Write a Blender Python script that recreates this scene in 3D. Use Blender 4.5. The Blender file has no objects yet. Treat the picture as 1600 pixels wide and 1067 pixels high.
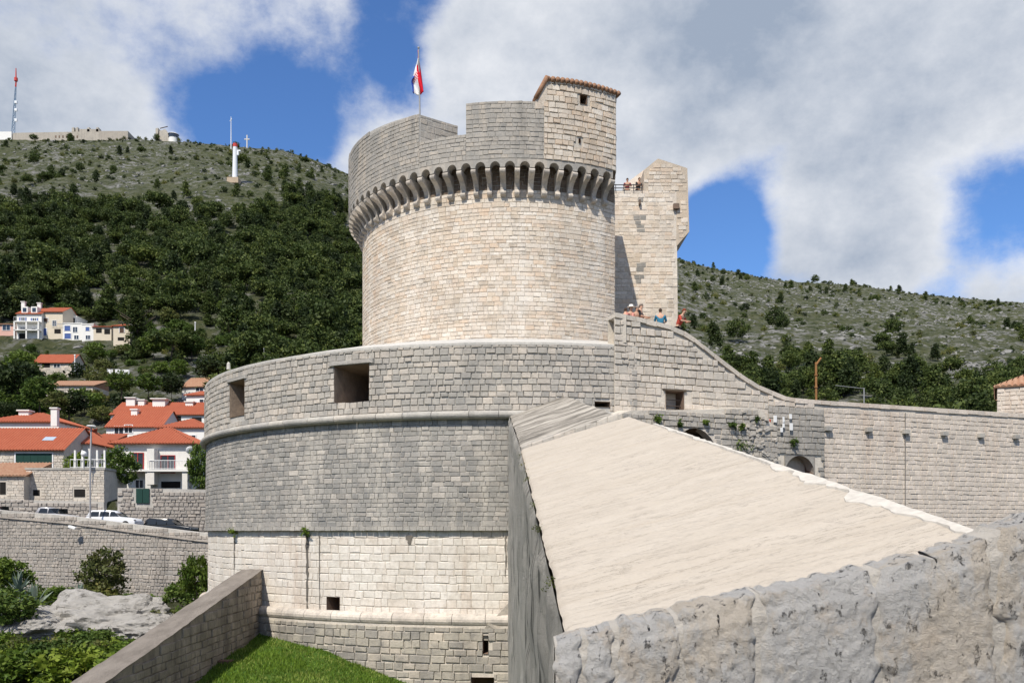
import bpy, bmesh, math, random
import numpy as np
from mathutils import Vector, Matrix
rnd = random.Random(7)
npr = np.random.default_rng(7)
PI = math.pi
# ------------------------------------------------------------------ camera, sky, sun
F, CX, HY = 1400.0, 800.0, 830.0        # focal length in photo pixels, principal x, horizon row (photo 1600x1067)
sc = bpy.context.scene
C = sc.collection
cam = bpy.data.cameras.new('camera'); co = bpy.data.objects.new('camera', cam); C.objects.link(co)
cam.sensor_width = 36; cam.lens = 36 * F / 1600; cam.shift_y = (HY - 533.5) / 1600
cam.clip_start = .1; cam.clip_end = 20000
co.location = (0, 0, 0); co.rotation_euler = (math.radians(90), 0, 0)
sc.camera = co
SUN_EL, SUN_AZ = math.radians(52), math.radians(23)      # sun behind the viewer, to the left
to_sun = Vector((-math.sin(SUN_AZ) * math.cos(SUN_EL), -math.cos(SUN_AZ) * math.cos(SUN_EL), math.sin(SUN_EL)))
sl = bpy.data.lights.new('sun', 'SUN'); sl.energy = 4.8; sl.angle = math.radians(.55); sl.color = (1, .93, .82)
so = bpy.data.objects.new('sun', sl); C.objects.link(so)
so.rotation_euler = (-to_sun).to_track_quat('-Z', 'Y').to_euler(); so.location = (-30, -40, 60)
w = bpy.data.worlds.new('World'); sc.world = w; w.use_nodes = True
sc.view_settings.view_transform = 'Standard'; sc.view_settings.look = 'None'
sc.view_settings.exposure = .22; sc.view_settings.gamma = 1

def pdir(px, py):
    return Vector(((px - CX) / F, 1, (HY - py) / F)).normalized()

def build_world():
    nt = w.node_tree; nt.nodes.clear()
    n = nt.nodes.new; L = nt.links.new
    out = n('ShaderNodeOutputWorld'); bg = n('ShaderNodeBackground'); L(bg.outputs[0], out.inputs[0])
    bg.inputs[1].default_value = .1
    sky = n('ShaderNodeTexSky'); sky.sky_type = 'NISHITA'; sky.sun_disc = False
    sky.sun_elevation = SUN_EL; sky.sun_rotation = math.radians(180) + SUN_AZ
    sky.altitude = 50; sky.air_density = 1.0; sky.dust_density = .3; sky.ozone_density = 2.2
    tc = n('ShaderNodeTexCoord')
    sep = n('ShaderNodeSeparateXYZ'); L(tc.outputs['Generated'], sep.inputs[0])
    def math_(op, a, b=None, c=None):
        m = n('ShaderNodeMath'); m.operation = op
        for i, v in enumerate((a, b, c)):
            if v is None: continue
            if isinstance(v, (int, float)): m.inputs[i].default_value = v
            else: L(v, m.inputs[i])
        return m.outputs[0]
    def noise(scale, detail, rough, off, dist=.3):
        mp = n('ShaderNodeMapping'); L(tc.outputs['Generated'], mp.inputs[0]); mp.inputs['Location'].default_value = off; mp.inputs['Scale'].default_value = (1, 1, 1.35)
        t = n('ShaderNodeTexNoise'); L(mp.outputs[0], t.inputs['Vector'])
        t.inputs['Scale'].default_value = scale; t.inputs['Detail'].default_value = detail; t.inputs['Roughness'].default_value = rough
        t.inputs['Distortion'].default_value = dist
        return t.outputs['Fac']
    big = noise(4.6, 14, .64, (3.1, 1.2, .4), 0); fine = noise(5.0, 14, .62, (7.7, 2.1, 1.3), 0)
    dens = math_('ADD', math_('MULTIPLY', big, 1.7), -.26)
    # where the cloud banks and the blue gaps between them stand in the sky
    for px, py, ang, amt in [(90, 90, 11, .34), (430, 30, 6, .22), (505, 130, 4.5, -.20), (420, 200, 5.0, -.42), (320, 190, 3.5, -.34), (620, 30, 3.5, -.25), (570, 200, 3, .22), (640, 130, 2.5, -.2),
                             (740, 90, 4.0, .36), (1000, 60, 11, .44), (1350, 100, 13, .46), (1180, 320, 4.5, -.36), (1110, 390, 4.5, -.46),
                             (1300, 340, 5, .30), (1420, 380, 4, .22), (1560, 330, 4, -.34), (1590, 420, 3.5, .3), (700, 230, 4, .2)]:
        d = pdir(px, py)
        vm = n('ShaderNodeVectorMath'); vm.operation = 'DOT_PRODUCT'; L(tc.outputs['Generated'], vm.inputs[0]); vm.inputs[1].default_value = d
        mr = n('ShaderNodeMapRange'); mr.interpolation_type = 'SMOOTHSTEP'; L(vm.outputs['Value'], mr.inputs[0])
        mr.inputs[1].default_value = math.cos(math.radians(ang)); mr.inputs[2].default_value = 1
        mr.inputs[3].default_value = 0; mr.inputs[4].default_value = amt
        dens = math_('ADD', dens, mr.outputs[0])
    mr = n('ShaderNodeMapRange'); mr.interpolation_type = 'SMOOTHSTEP'; L(dens, mr.inputs[0])
    mr.inputs[1].default_value = .36; mr.inputs[2].default_value = .88
    shade = n('ShaderNodeMapRange'); L(math_('ADD', fine, math_('MULTIPLY', dens, -.34)), shade.inputs[0])
    shade.inputs[1].default_value = -.06; shade.inputs[2].default_value = .34
    cr = n('ShaderNodeMix'); cr.data_type = 'RGBA'; L(shade.outputs[0], cr.inputs['Factor'])
    cr.inputs['A'].default_value = (3.0, 3.6, 4.6, 1); cr.inputs['B'].default_value = (7.2, 7.4, 7.8, 1)
    skt = n('ShaderNodeMix'); skt.data_type = 'RGBA'; skt.blend_type = 'MULTIPLY'; skt.inputs['Factor'].default_value = 1
    L(sky.outputs[0], skt.inputs['A']); skt.inputs['B'].default_value = (.68, .97, 1.36, 1)
    mx = n('ShaderNodeMix'); mx.data_type = 'RGBA'; L(mr.outputs[0], mx.inputs['Factor'])
    L(skt.outputs['Result'], mx.inputs['A']); L(cr.outputs['Result'], mx.inputs['B'])
    L(mx.outputs['Result'], bg.inputs[0])
build_world()

# ------------------------------------------------------------------ helpers
def P(px, py, d):                       # photo pixel at forward distance d -> world point
    return Vector(((px - CX) / F * d, d, (HY - py) / F * d))
def tag(o, label=None, cat=None, group=None, kind=None):
    for k, v in (('label', label), ('category', cat), ('group', group), ('kind', kind)):
        if v: o[k] = v
    return o
BASES = {}
def link(name, data, parent=None):      # child data is written in world coordinates
    o = bpy.data.objects.new(name, data); C.objects.link(o)
    if parent is not None:
        o.parent = parent
        o.matrix_parent_inverse = Matrix.Translation(-Vector(BASES.get(parent.name, (0, 0, 0))))
    return o
def empty(name, loc, label=None, cat=None, group=None):
    o = bpy.data.objects.new(name, None); C.objects.link(o); o.location = loc; o.empty_display_size = .3
    BASES[o.name] = tuple(loc)
    return tag(o, label, cat, group)
def mesh(name, v, f, mat, parent=None, smooth=False):
    me = bpy.data.meshes.new(name); me.from_pydata([tuple(p) for p in v], [], [tuple(q) for q in f])
    if mat: me.materials.append(mat)
    if smooth: me.polygons.foreach_set('use_smooth', [True] * len(me.polygons))
    me.update()
    return link(name, me, parent)
class MB:                                # mesh builder
    def __init__(s): s.v = []; s.f = []
    def add(s, v, f):
        k = len(s.v); s.v += [tuple(p) for p in v]; s.f += [tuple(i + k for i in q) for q in f]; return s
    def box(s, c, d, M=None):
        x, y, z = d[0] / 2, d[1] / 2, d[2] / 2
        v = [Vector((a * x, b * y, e * z)) for e in (-1, 1) for b in (-1, 1) for a in (-1, 1)]
        if M is not None: v = [M @ p for p in v]
        v = [p + Vector(c) for p in v]
        return s.add(v, [(0, 2, 3, 1), (4, 5, 7, 6), (0, 1, 5, 4), (2, 6, 7, 3), (0, 4, 6, 2), (1, 3, 7, 5)])
    def tube(s, pts, r, n=8, caps=True):
        pts = [Vector(p) for p in pts]; rr = r if isinstance(r, (list, tuple)) else [r] * len(pts); rings = []
        for i, p in enumerate(pts):
            t = (pts[min(i + 1, len(pts) - 1)] - pts[max(i - 1, 0)]).normalized()
            a = t.cross(Vector((0, 0, 1)));  a = a.normalized() if a.length > 1e-3 else Vector((1, 0, 0))
            b = t.cross(a)
            rings += [p + (a * math.cos(2 * PI * j / n) + b * math.sin(2 * PI * j / n)) * rr[i] for j in range(n)]
        f = [(i * n + j, i * n + (j + 1) % n, (i + 1) * n + (j + 1) % n, (i + 1) * n + j) for i in range(len(pts) - 1) for j in range(n)]
        if caps: f += [tuple(range(n))[::-1], tuple(range((len(pts) - 1) * n, len(pts) * n))]
        return s.add(rings, f)
    def prism(s, poly, z0, z1):          # plan polygon
        n = len(poly); v = [(p[0], p[1], z0) for p in poly] + [(p[0], p[1], z1) for p in poly]
        return s.add(v, [tuple(range(n))[::-1], tuple(range(n, 2 * n))] + [(i, (i + 1) % n, n + (i + 1) % n, n + i) for i in range(n)])
    def extr(s, poly, vec):              # any 3D polygon extruded along vec
        n = len(poly); vec = Vector(vec); v = [Vector(p) for p in poly]; v += [p + vec for p in v]
        return s.add(v, [tuple(range(n)), tuple(range(n, 2 * n))[::-1]] + [(i, n + i, n + (i + 1) % n, (i + 1) % n) for i in range(n)])
    def build(s, name, mat, parent=None, smooth=False, bevel=0):
        o = mesh(name, s.v, s.f, mat, parent, smooth)
        bm = bmesh.new(); bm.from_mesh(o.data); bmesh.ops.recalc_face_normals(bm, faces=bm.faces); bm.to_mesh(o.data); bm.free()
        if bevel:
            m = o.modifiers.new('b', 'BEVEL'); m.width = bevel; m.segments = 2
        return o
# vectorised value noise
_perm = npr.random((64, 64, 64)).astype(np.float32)
def vnoise(x, y, z=0.0):
    x, y, z = np.broadcast_arrays(np.asarray(x, float), np.asarray(y, float), np.asarray(z, float))
    xi, yi, zi = np.floor(x).astype(int), np.floor(y).astype(int), np.floor(z).astype(int)
    fx, fy, fz = x - xi, y - yi, z - zi
    fx, fy, fz = (t * t * (3 - 2 * t) for t in (fx, fy, fz))
    g = lambda a, b, c: _perm[(xi + a) % 64, (yi + b) % 64, (zi + c) % 64]
    l = lambda a, b, t: a + (b - a) * t
    return l(l(l(g(0,0,0), g(1,0,0), fx), l(g(0,1,0), g(1,1,0), fx), fy), l(l(g(0,0,1), g(1,0,1), fx), l(g(0,1,1), g(1,1,1), fx), fy), fz)
def fbm(x, y, z=0.0, o=5):
    s = 0; a = .5
    for i in range(o):
        s = s + a * vnoise(np.asarray(x) * 2**i + 17 * i, np.asarray(y) * 2**i + 5 * i, np.asarray(z) * 2**i); a *= .5
    return s

# ------------------------------------------------------------------ materials
class NT:
    def __init__(s, name):
        s.m = bpy.data.materials.new(name); s.m.use_nodes = True; s.t = s.m.node_tree; s.t.nodes.clear()
        s.out = s.n('ShaderNodeOutputMaterial'); s.b = s.n('ShaderNodeBsdfPrincipled'); s.l(s.b.outputs[0], s.out.inputs[0])
        s.pos = s.n('ShaderNodeNewGeometry').outputs['Position']
    def n(s, t): return s.t.nodes.new(t)
    def l(s, a, b): s.t.links.new(a, b)
    def math(s, op, a, b=None):
        m = s.n('ShaderNodeMath'); m.operation = op
        for i, v in enumerate((a, b)):
            if v is None: continue
            if isinstance(v, (int, float)): m.inputs[i].default_value = v
            else: s.l(v, m.inputs[i])
        return m.outputs[0]
    def noise(s, scale, detail=6, rough=.6, stretch=None, vec=None, off=(0, 0, 0)):
        v = vec or s.pos
        mp = s.n('ShaderNodeMapping'); s.l(v, mp.inputs[0]); mp.inputs['Scale'].default_value = stretch or (1, 1, 1); mp.inputs['Location'].default_value = off
        t = s.n('ShaderNodeTexNoise'); s.l(mp.outputs[0], t.inputs['Vector']); t.inputs['Scale'].default_value = scale
        t.inputs['Detail'].default_value = detail; t.inputs['Roughness'].default_value = rough
        return t.outputs['Fac']
    def rng(s, v, a, b, c=0., d=1., smooth=True):
        m = s.n('ShaderNodeMapRange'); s.l(v, m.inputs[0])
        if smooth: m.interpolation_type = 'SMOOTHSTEP'
        for i, q in enumerate((a, b, c, d)): m.inputs[i + 1].default_value = q
        return m.outputs[0]
    def mix(s, fac, a, b, mode='MIX'):
        m = s.n('ShaderNodeMix'); m.data_type = 'RGBA'; m.blend_type = mode
        for k, v in (('Factor', fac), ('A', a), ('B', b)):
            if isinstance(v, (int, float)): m.inputs[k].default_value = v
            elif isinstance(v, tuple): m.inputs[k].default_value = (*v[:3], 1)
            else: s.l(v, m.inputs[k])
        return m.outputs['Result']
    def ramp(s, v, cols):
        r = s.n('ShaderNodeValToRGB'); s.l(v, r.inputs[0]); e = r.color_ramp.elements
        while len(e) < len(cols): e.new(.5)
        for i, c in enumerate(cols):
            e[i].position = i / (len(cols) - 1); e[i].color = (*c, 1)
        return r.outputs[0]
    def ident(s):                        # one random number per piece: from the mesh attribute or from the object
        a = s.n('ShaderNodeAttribute'); a.attribute_name = 'tint'
        o = s.n('ShaderNodeObjectInfo')
        return s.math('FRACT', s.math('ADD', a.outputs['Fac'], o.outputs['Random']))
    def bump(s, h, strength, dist):
        b = s.n('ShaderNodeBump'); s.l(h, b.inputs['Height']); b.inputs['Strength'].default_value = strength; b.inputs['Distance'].default_value = dist
        s.l(b.outputs[0], s.b.inputs['Normal'])
    def done(s, col, rough=.9, spec=.2, metal=0):
        if isinstance(col, tuple): s.b.inputs['Base Color'].default_value = (*col[:3], 1)
        else: s.l(col, s.b.inputs['Base Color'])
        if isinstance(rough, (int, float)): s.b.inputs['Roughness'].default_value = rough
        else: s.l(rough, s.b.inputs['Roughness'])
        s.b.inputs['Specular IOR Level'].default_value = spec; s.b.inputs['Metallic'].default_value = metal
        return s.m
def stone(name, cols, patina=(.16, .16, .155), pat=.5, streak=(.12, .11, .1), stk=.3, scale=.35, light=None, lt=0, bump=.6):
    t = NT(name)
    c = t.ramp(t.ident(), cols)
    c = t.mix(t.math('MULTIPLY', t.rng(t.noise(scale, 8, .65), .42, .66), pat), c, patina)
    c = t.mix(t.math('MULTIPLY', t.rng(t.noise(.9, 6, .65, (1, 1, .09)), .50, .70), stk), c, streak)
    c = t.mix(t.rng(t.noise(1.7, 8, .7, (1, 1, .05), off=(3, 1, 6)), .56, .68, 0, stk * .8), c, patina)
    if light: c = t.mix(t.math('MULTIPLY', t.rng(t.noise(.8, 6, .6, (1, 1, .14), off=(9, 4, 2)), .5, .68), lt), c, light)
    c = t.mix(t.rng(t.noise(2.1, 9, .75, off=(1, 7, 3)), .48, .66, 0, .5), c, patina)
    g = t.noise(9, 8, .7)
    c = t.mix(1., c, t.ramp(g, [(.62, .62, .62), (1.0, 1.0, 1.0), (1.28, 1.27, 1.25)]), 'MULTIPLY')
    t.bump(t.noise(14, 8, .7), bump, .04)
    return t.done(c, .92, .15)
def plain(name, col, rough=.6, var=.15, scale=3, spec=.3, metal=0):
    t = NT(name)
    k = t.noise(scale, 6, .6)
    c = t.mix(1., col, t.ramp(k, [(1 - var * 1.5,) * 3, (1, 1, 1), (1 + var,) * 3]), 'MULTIPLY')
    return t.done(c, rough, spec, metal)
M = {}
CREAM = [(.50, .42, .33), (.62, .53, .43), (.66, .59, .50), (.58, .51, .43), (.72, .66, .58), (.62, .49, .37), (.68, .61, .53)]
M['tower'] = stone('tower_stone', CREAM, (.36, .33, .29), .30, (.45, .30, .2), .25, .3, (.7, .66, .6), .5)
M['crown'] = stone('crown_stone', [(.33, .31, .28), (.40, .37, .33), (.36, .34, .31), (.46, .41, .35)], (.24, .235, .222), .75, (.15, .142, .13), .5, .22, (.60, .51, .41), .5)
M['hut'] = stone('hut_stone', CREAM, (.34, .31, .27), .35, (.42, .3, .2), .3, .4)
M['grey'] = stone('grey_patina_stone', [(.27, .26, .24), (.34, .325, .30), (.22, .215, .205), (.38, .36, .33), (.30, .28, .255), (.50, .46, .41)], (.22, .215, .205), .55, (.50, .465, .41), .7, .25, (.54, .50, .44), .6)
M['parapet'] = stone('parapet_stone', [(.38, .355, .315), (.48, .445, .395), (.32, .305, .28), (.56, .50, .43), (.44, .40, .35)], (.27, .262, .245), .5, (.2, .18, .16), .3, .3)
M['white'] = stone('white_limestone', [(.60, .56, .50), (.68, .64, .58), (.63, .57, .50), (.72, .68, .62)], (.44, .39, .33), .4, (.40, .29, .21), .6, .35, (.76, .73, .69), .5, bump=.4)
M['base'] = stone('base_stone', [(.36, .33, .28), (.45, .41, .34), (.30, .28, .25), (.52, .46, .38)], (.17, .165, .16), .65, (.12, .11, .1), .4, .35)
M['rubble'] = stone('rubble_stone', [(.46, .42, .365), (.57, .52, .45), (.64, .57, .49), (.50, .445, .38)], (.36, .34, .31), .35, (.3, .25, .2), .3, .5)
M['pinkwall'] = stone('pinkish_wall_stone', [(.56, .50, .43), (.64, .565, .485), (.53, .475, .41), (.69, .61, .53), (.50, .45, .395)], (.47, .42, .37), .3, (.45, .33, .24), .4, .3)
M['niche'] = stone('rough_grey_stone', [(.33, .31, .28), (.42, .39, .35), (.37, .345, .31), (.48, .44, .385)], (.22, .215, .2), .5, (.14, .13, .12), .35, .5)
M['oldwall'] = stone('old_wall_stone', [(.38, .35, .31), (.48, .44, .385), (.34, .32, .29), (.52, .47, .40)], (.25, .24, .225), .5, (.18, .16, .14), .35, .5)
M['dripstain'] = stone('dark_drip_crust', [(.16, .145, .125), (.2, .18, .155)], (.10, .09, .08), .6)
M['embr'] = stone('embrasure_stone', [(.30, .235, .18), (.36, .29, .225)], (.17, .135, .11), .6, (.14, .11, .09), .5, 1.2)
M['retain'] = stone('retaining_stone', [(.33, .30, .27), (.40, .36, .32), (.30, .28, .255), (.43, .38, .33)], (.24, .22, .2), .4, (.2, .18, .16), .35, .3)
M['mortar'] = stone('pale_mortar', [(.56, .51, .44), (.60, .55, .475)], (.42, .39, .345), .5, (.2, .18, .16), .35, .3)
M['mortar_grey'] = stone('grey_mortar', [(.44, .42, .385), (.48, .455, .415)], (.32, .31, .29), .6, (.12, .12, .12), .35, .3)
M['mortar_white'] = stone('white_mortar', [(.58, .54, .48), (.6, .56, .5)], (.42, .37, .31), .45, (.4, .3, .22), .45, .3)
M['concrete'] = stone('cap_concrete', [(.50, .48, .44), (.52, .5, .46)], (.38, .37, .35), .5, (.3, .29, .27), .4, .5)
M['ashlar'] = stone('moulding_stone', [(.36, .345, .32), (.42, .40, .36), (.48, .44, .385)], (.24, .235, .225), .55, (.2, .19, .17), .3, .6)
M['corbel'] = stone('corbel_stone', [(.50, .44, .38), (.58, .52, .45), (.42, .38, .33), (.62, .56, .49)], (.25, .23, .21), .5, (.2, .18, .16), .3, .9)
M['stain_shade'] = stone('stain_and_shade_stone', [(.20, .15, .11), (.26, .20, .15), (.22, .17, .13)], (.1, .08, .065), .5, (.09, .07, .06), .4, .6)  # brown staining, darkened further to paint in the shade of the corbel slots
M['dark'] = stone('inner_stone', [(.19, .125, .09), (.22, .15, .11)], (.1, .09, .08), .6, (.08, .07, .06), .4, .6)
M['ramp'] = stone('ramp_stone', [(.27, .235, .19), (.36, .31, .26), (.31, .27, .22)], (.15, .13, .11), .6, (.10, .085, .075), .6, .6)

# stone pieces: a few irregular block shapes shared by every wall
VAR = []
for k in range(16):
    r = random.Random(100 + k); j = lambda a: r.uniform(-a, a); rough = k >= 8
    c = [(-.5, -.5), (.5, -.5), (.5, .5), (-.5, .5)]
    i1, i2 = (.80, .72) if rough else (.90, .84); q = .13 if rough else .05
    v = [(x * (1 - abs(j(.03))), 0, z * (1 - abs(j(.05)))) for x, z in c]
    v += [(x * (1 - abs(j(.05))) + j(.02), .60 + j(.08), z * (1 - abs(j(.09)))) for x, z in c]
    v += [(x * i1 + j(.04), .95 + j(q), z * i2 + j(.05)) for x, z in c] + [(j(.2), .97 + j(q), j(.2))]
    f = [(0, 1, 5, 4), (1, 2, 6, 5), (2, 3, 7, 6), (3, 0, 4, 7), (4, 5, 9, 8), (5, 6, 10, 9), (6, 7, 11, 10), (7, 4, 8, 11)] + [(8 + i, 8 + (i + 1) % 4, 12) for i in range(4)]
    VAR.append((np.array(v, float), f))
_vm = {}
def var_mesh(k, mat, nm):
    if (k, mat.name, nm) not in _vm:
        me = bpy.data.meshes.new(nm); me.from_pydata([tuple(p) for p in VAR[k][0]], [], VAR[k][1]); me.materials.append(mat); _vm[(k, mat.name, nm)] = me
    return _vm[(k, mat.name, nm)]
class Stones:                            # collects the stones of one thing, then writes 300 as objects and the rest as one part
    def __init__(s): s.L = []
    def put(s, p, t, k, n, w, h, d, mat): s.L.append((Vector(p), Vector(t), Vector(k), Vector(n), w, h, d, mat))
    def lay(s, S, u0, u1, v0, v1, ch, wr, mat, mask=None, depth=.07, gap=.02, hv=.18, holes=()):
        v = v0
        while v < v1 - .04:
            h = min(ch * rnd.uniform(1 - hv, 1 + hv), v1 - v)
            if v1 - v - h < ch * .4: h = v1 - v
            u = u0 - rnd.uniform(0, wr[0])
            while u < u1:
                wd = rnd.uniform(*wr) * (1.5 if rnd.random() < .12 else 1)
                a, b = max(u, u0), min(u + wd, u1); u += wd
                for q in holes:          # trim stones at the edges of openings
                    if v + h > q[2] + .04 and v < q[3] - .04 and b > q[0] and a < q[1]:
                        if a < q[0] and q[0] - a >= b - q[1]: b = q[0]
                        elif b > q[1]: a = q[1]
                        else: b = a
                if b - a < .06: continue
                if mask and not mask(a, v, b, v + h): continue
                p, t, k, n = S((a + b) / 2, v + h / 2)
                ro = rnd.gauss(0, .022); t, k = t * math.cos(ro) + k * math.sin(ro), k * math.cos(ro) - t * math.sin(ro); p = p + k * rnd.gauss(0, h * .03)
                hh = h * (1 if rnd.random() > .12 else rnd.uniform(.72, .92))
                m = mat(p) if callable(mat) else mat
                s.put(p - n * .02, t, k, n, b - a - gap * rnd.uniform(.6, 1.5), hh - gap * rnd.uniform(.6, 1.4), depth * rnd.uniform(.55, 1.4) + .02, m)
            v += h
    def emit(s, parent, nm='stone', limit=300):
        def score(q):
            p = q[0]
            if p.y < 1: return 0
            px, py = CX + p.x / p.y * F, HY - p.z / p.y * F
            if not (0 < px < 1600 and 0 < py < 1067) or (q[3].dot(-p.normalized()) < .12): return 0
            return q[4] * q[5] / p.length_squared
        order = sorted(range(len(s.L)), key=lambda i: -score(s.L[i]))
        solo = set(order[:limit])
        groups = {}
        for i, q in enumerate(s.L):
            p, t, k, n, wd, h, d, m = q; vi = rnd.randrange(8) + (8 if d > .09 else 0)
            A = Matrix((( t.x * wd, n.x * d, k.x * h, p.x), (t.y * wd, n.y * d, k.y * h, p.y), (t.z * wd, n.z * d, k.z * h, p.z), (0, 0, 0, 1)))
            if i in solo:
                o = link(nm, var_mesh(vi, m, nm), parent); o.matrix_basis = A
            else: groups.setdefault(m.name, []).append((A, vi))
        for mn, lst in groups.items():
            V, Fc, T = [], [], []; base = 0
            for A, vi in lst:
                a = np.array(A); v, f = VAR[vi]
                V.append(v @ a[:3, :3].T + a[:3, 3]); Fc += [tuple(i + base for i in q) for q in f]; base += 13; T += [rnd.random()] * 13
            V = np.concatenate(V)
            me = bpy.data.meshes.new('stonework'); me.from_pydata(V.tolist(), [], Fc); me.materials.append(bpy.data.materials[mn])
            at = me.attributes.new('tint', 'FLOAT', 'POINT'); at.data.foreach_set('value', T)
            tag(link('stonework', me, parent), kind='stuff')
def cyl(cx, cy, R, batter=0.0):
    def S(u, v):
        a = u / R; n = Vector((math.sin(a), -math.cos(a), 0)); r = R - batter * v
        return Vector((cx, cy, v)) + n * r, Vector((math.cos(a), math.sin(a), 0)), Vector((0, 0, 1)), n
    return S
def core(S, us, vs, holes, mat, parent, name='wall_core', off=0.0, depth=1.6, shrink=.85, inner=None):
    """wall surface as a grid with real openings; every opening gets a reveal"""
    us = sorted(set([round(x, 4) for x in us] + [round(h[i], 4) for h in holes for i in (0, 1)]))
    vs = sorted(set([round(x, 4) for x in vs] + [round(h[i], 4) for h in holes for i in (2, 3)]))
    V = []; Fc = []
    for v in vs:
        for u in us:
            p, t, k, n = S(u, v); V.append(p - n * off)
    nu = len(us)
    for j in range(len(vs) - 1):
        for i in range(nu - 1):
            uc, vc = (us[i] + us[i + 1]) / 2, (vs[j] + vs[j + 1]) / 2
            if any(h[0] < uc < h[1] and h[2] < vc < h[3] for h in holes): continue
            Fc.append((j * nu + i, j * nu + i + 1, (j + 1) * nu + i + 1, (j + 1) * nu + i))
    o = mesh(name, V, Fc, mat, parent)
    for h in holes:
        d = h[4] if len(h) > 4 else depth
        cs = [(h[0], h[2]), (h[1], h[2]), (h[1], h[3]), (h[0], h[3])]
        pc, t, k, n = S((h[0] + h[1]) / 2, (h[2] + h[3]) / 2)
        fr = [S(*c)[0] - S(*c)[3] * (off - .05) for c in cs]
        bk = [pc + (q - pc) * shrink - n * d for q in fr]
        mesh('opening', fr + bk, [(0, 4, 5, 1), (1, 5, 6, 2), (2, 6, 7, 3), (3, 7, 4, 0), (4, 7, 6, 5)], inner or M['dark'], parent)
    return o
class Plane:                             # upright wall plane
    def __init__(s, o, d): s.o = Vector((o[0], o[1], 0)); s.t = Vector((d[0], d[1], 0)).normalized(); s.n = Vector((s.t.y, -s.t.x, 0))
    def __call__(s, u, v): return s.o + s.t * u + Vector((0, 0, v)), s.t, Vector((0, 0, 1)), s.n
    def uv(s, px, py):
        d = Vector(((px - CX) / F, 1, (HY - py) / F)); q = s.o.dot(s.n) / d.dot(s.n); p = d * q
        return (p - s.o).dot(s.t), p.z
# ------------------------------------------------------------------ terrain
RX = [-2500, -600, 0, 200, 300, 370, 440, 480, 545, 700, 1060, 1120, 1200, 1300, 1400, 1500, 1600, 2000, 3600]
RY = [500, 262, 218, 218, 223, 229, 235, 247, 272, 315, 404, 421, 435, 446, 456, 466, 474, 512, 640]
def terrain(x, y):
    x = np.asarray(x, float); y = np.asarray(y, float)
    r = np.hypot(x, y); q = np.maximum(y, .5 * r); px = CX + F * x / np.maximum(q, 1)
    el = (HY - np.interp(px, RX, RY)) / F
    tr = np.clip((px - 400) / 600, 0, 1); tr = tr * tr * (3 - 2 * tr)
    qr = 800 + 220 * tr
    zr = el * qr
    zl = np.interp(q, [0, 30, 40, 66, 73, 76, 83.4, 84.4, 95, 115, 135, 150, 170, 200], [-8, -7.0, -6.2, -4.8, -4.6, -2.2, -2.2, 2.6, 4.4, 9.5, 14.5, 19.5, 29, 41.5])
    zrt = np.interp(q, [0, 60, 110, 200], [-9.5, -9, 0, 26])
    low = zl * (1 - tr) + zrt * tr
    z200 = 42 * (1 - tr) + 26 * tr
    f = np.clip((q - 200) / (qr - 200), 0, 1)
    up = z200 + (zr - z200) * f
    z = np.where(q < 200, low, up)
    z = np.where(q > qr, zr - (q - qr) * .25, z)
    n = (fbm(x / 60, y / 60, 0, 6) - .48) * 16 + (np.abs(fbm(x / 22 + 9, y / 22, 3, 4) - .48)) * 9
    amp = np.clip((q - 110) / 300, 0, 1) * (1 - .82 * np.exp(-((q - qr) / 60) ** 2))
    z = z + n * amp + (fbm(x / 5, y / 5, 1, 4) - .48) * np.clip((q - 84) / 60, .0, 1) * 1.6
    moat = (x > -12.9) & (y < 72)
    return np.where(moat, np.minimum(z, -9.5), z)
def build_terrain():
    az = np.concatenate([np.linspace(-180, -66, 24)[:-1], np.linspace(-66, -38, 40)[:-1], np.linspace(-38, 38, 420)[:-1], np.linspace(38, 66, 40)[:-1], np.linspace(66, 180, 24)])
    rr = np.concatenate([[1.0], np.linspace(12, 70, 26), np.linspace(72, 210, 70)[:-1], np.geomspace(210, 1250, 190), np.geomspace(1300, 9000, 14)])
    A, R = np.meshgrid(np.radians(az), rr); X, Y = R * np.sin(A), R * np.cos(A)
    Z = terrain(X, Y)
    Z = np.where(R > 1290, np.minimum(Z, 40), Z)
    na = len(az); V = np.stack([X, Y, Z], -1).reshape(-1, 3)
    i, j = np.meshgrid(np.arange(na - 1), np.arange(len(rr) - 1)); a = (j * na + i).ravel()
    Fc = np.stack([a, a + 1, a + na + 1, a + na], -1)
    t = NT('mountain_karst')
    rock = t.ramp(t.noise(.5, 8, .7), [(.11, .11, .105), (.18, .177, .17), (.28, .273, .26)])
    green = t.ramp(t.noise(.12, 8, .7), [(.025, .032, .015), (.045, .054, .025), (.075, .08, .038), (.12, .115, .06)])
    m1 = t.rng(t.noise(.03, 9, .72), .46, .58); m2 = t.rng(t.noise(.22, 8, .72, off=(5, 2, 8)), .47, .56)
    c = t.mix(t.math('MULTIPLY', t.math('ADD', t.math('MULTIPLY', m1, .75), .25), m2), green, rock)
    c = t.mix(t.math('MULTIPLY', t.rng(t.noise(.35, 7, .7, off=(2, 8, 1)), .52, .60), .85), c, (.022, .032, .013))
    t.bump(t.noise(.5, 9, .75), 1, 1.2)
    me = bpy.data.meshes.new('terrain'); me.from_pydata(V.tolist(), [], Fc.tolist()); me.materials.append(t.done(c, .95, .1))
    me.polygons.foreach_set('use_smooth', [True] * len(me.polygons))
    tag(link('terrain', me), 'rocky green mountainside rising behind the fortress', kind='structure')
build_terrain()
def ground_z(x, y): return float(terrain(x, y))

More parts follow.
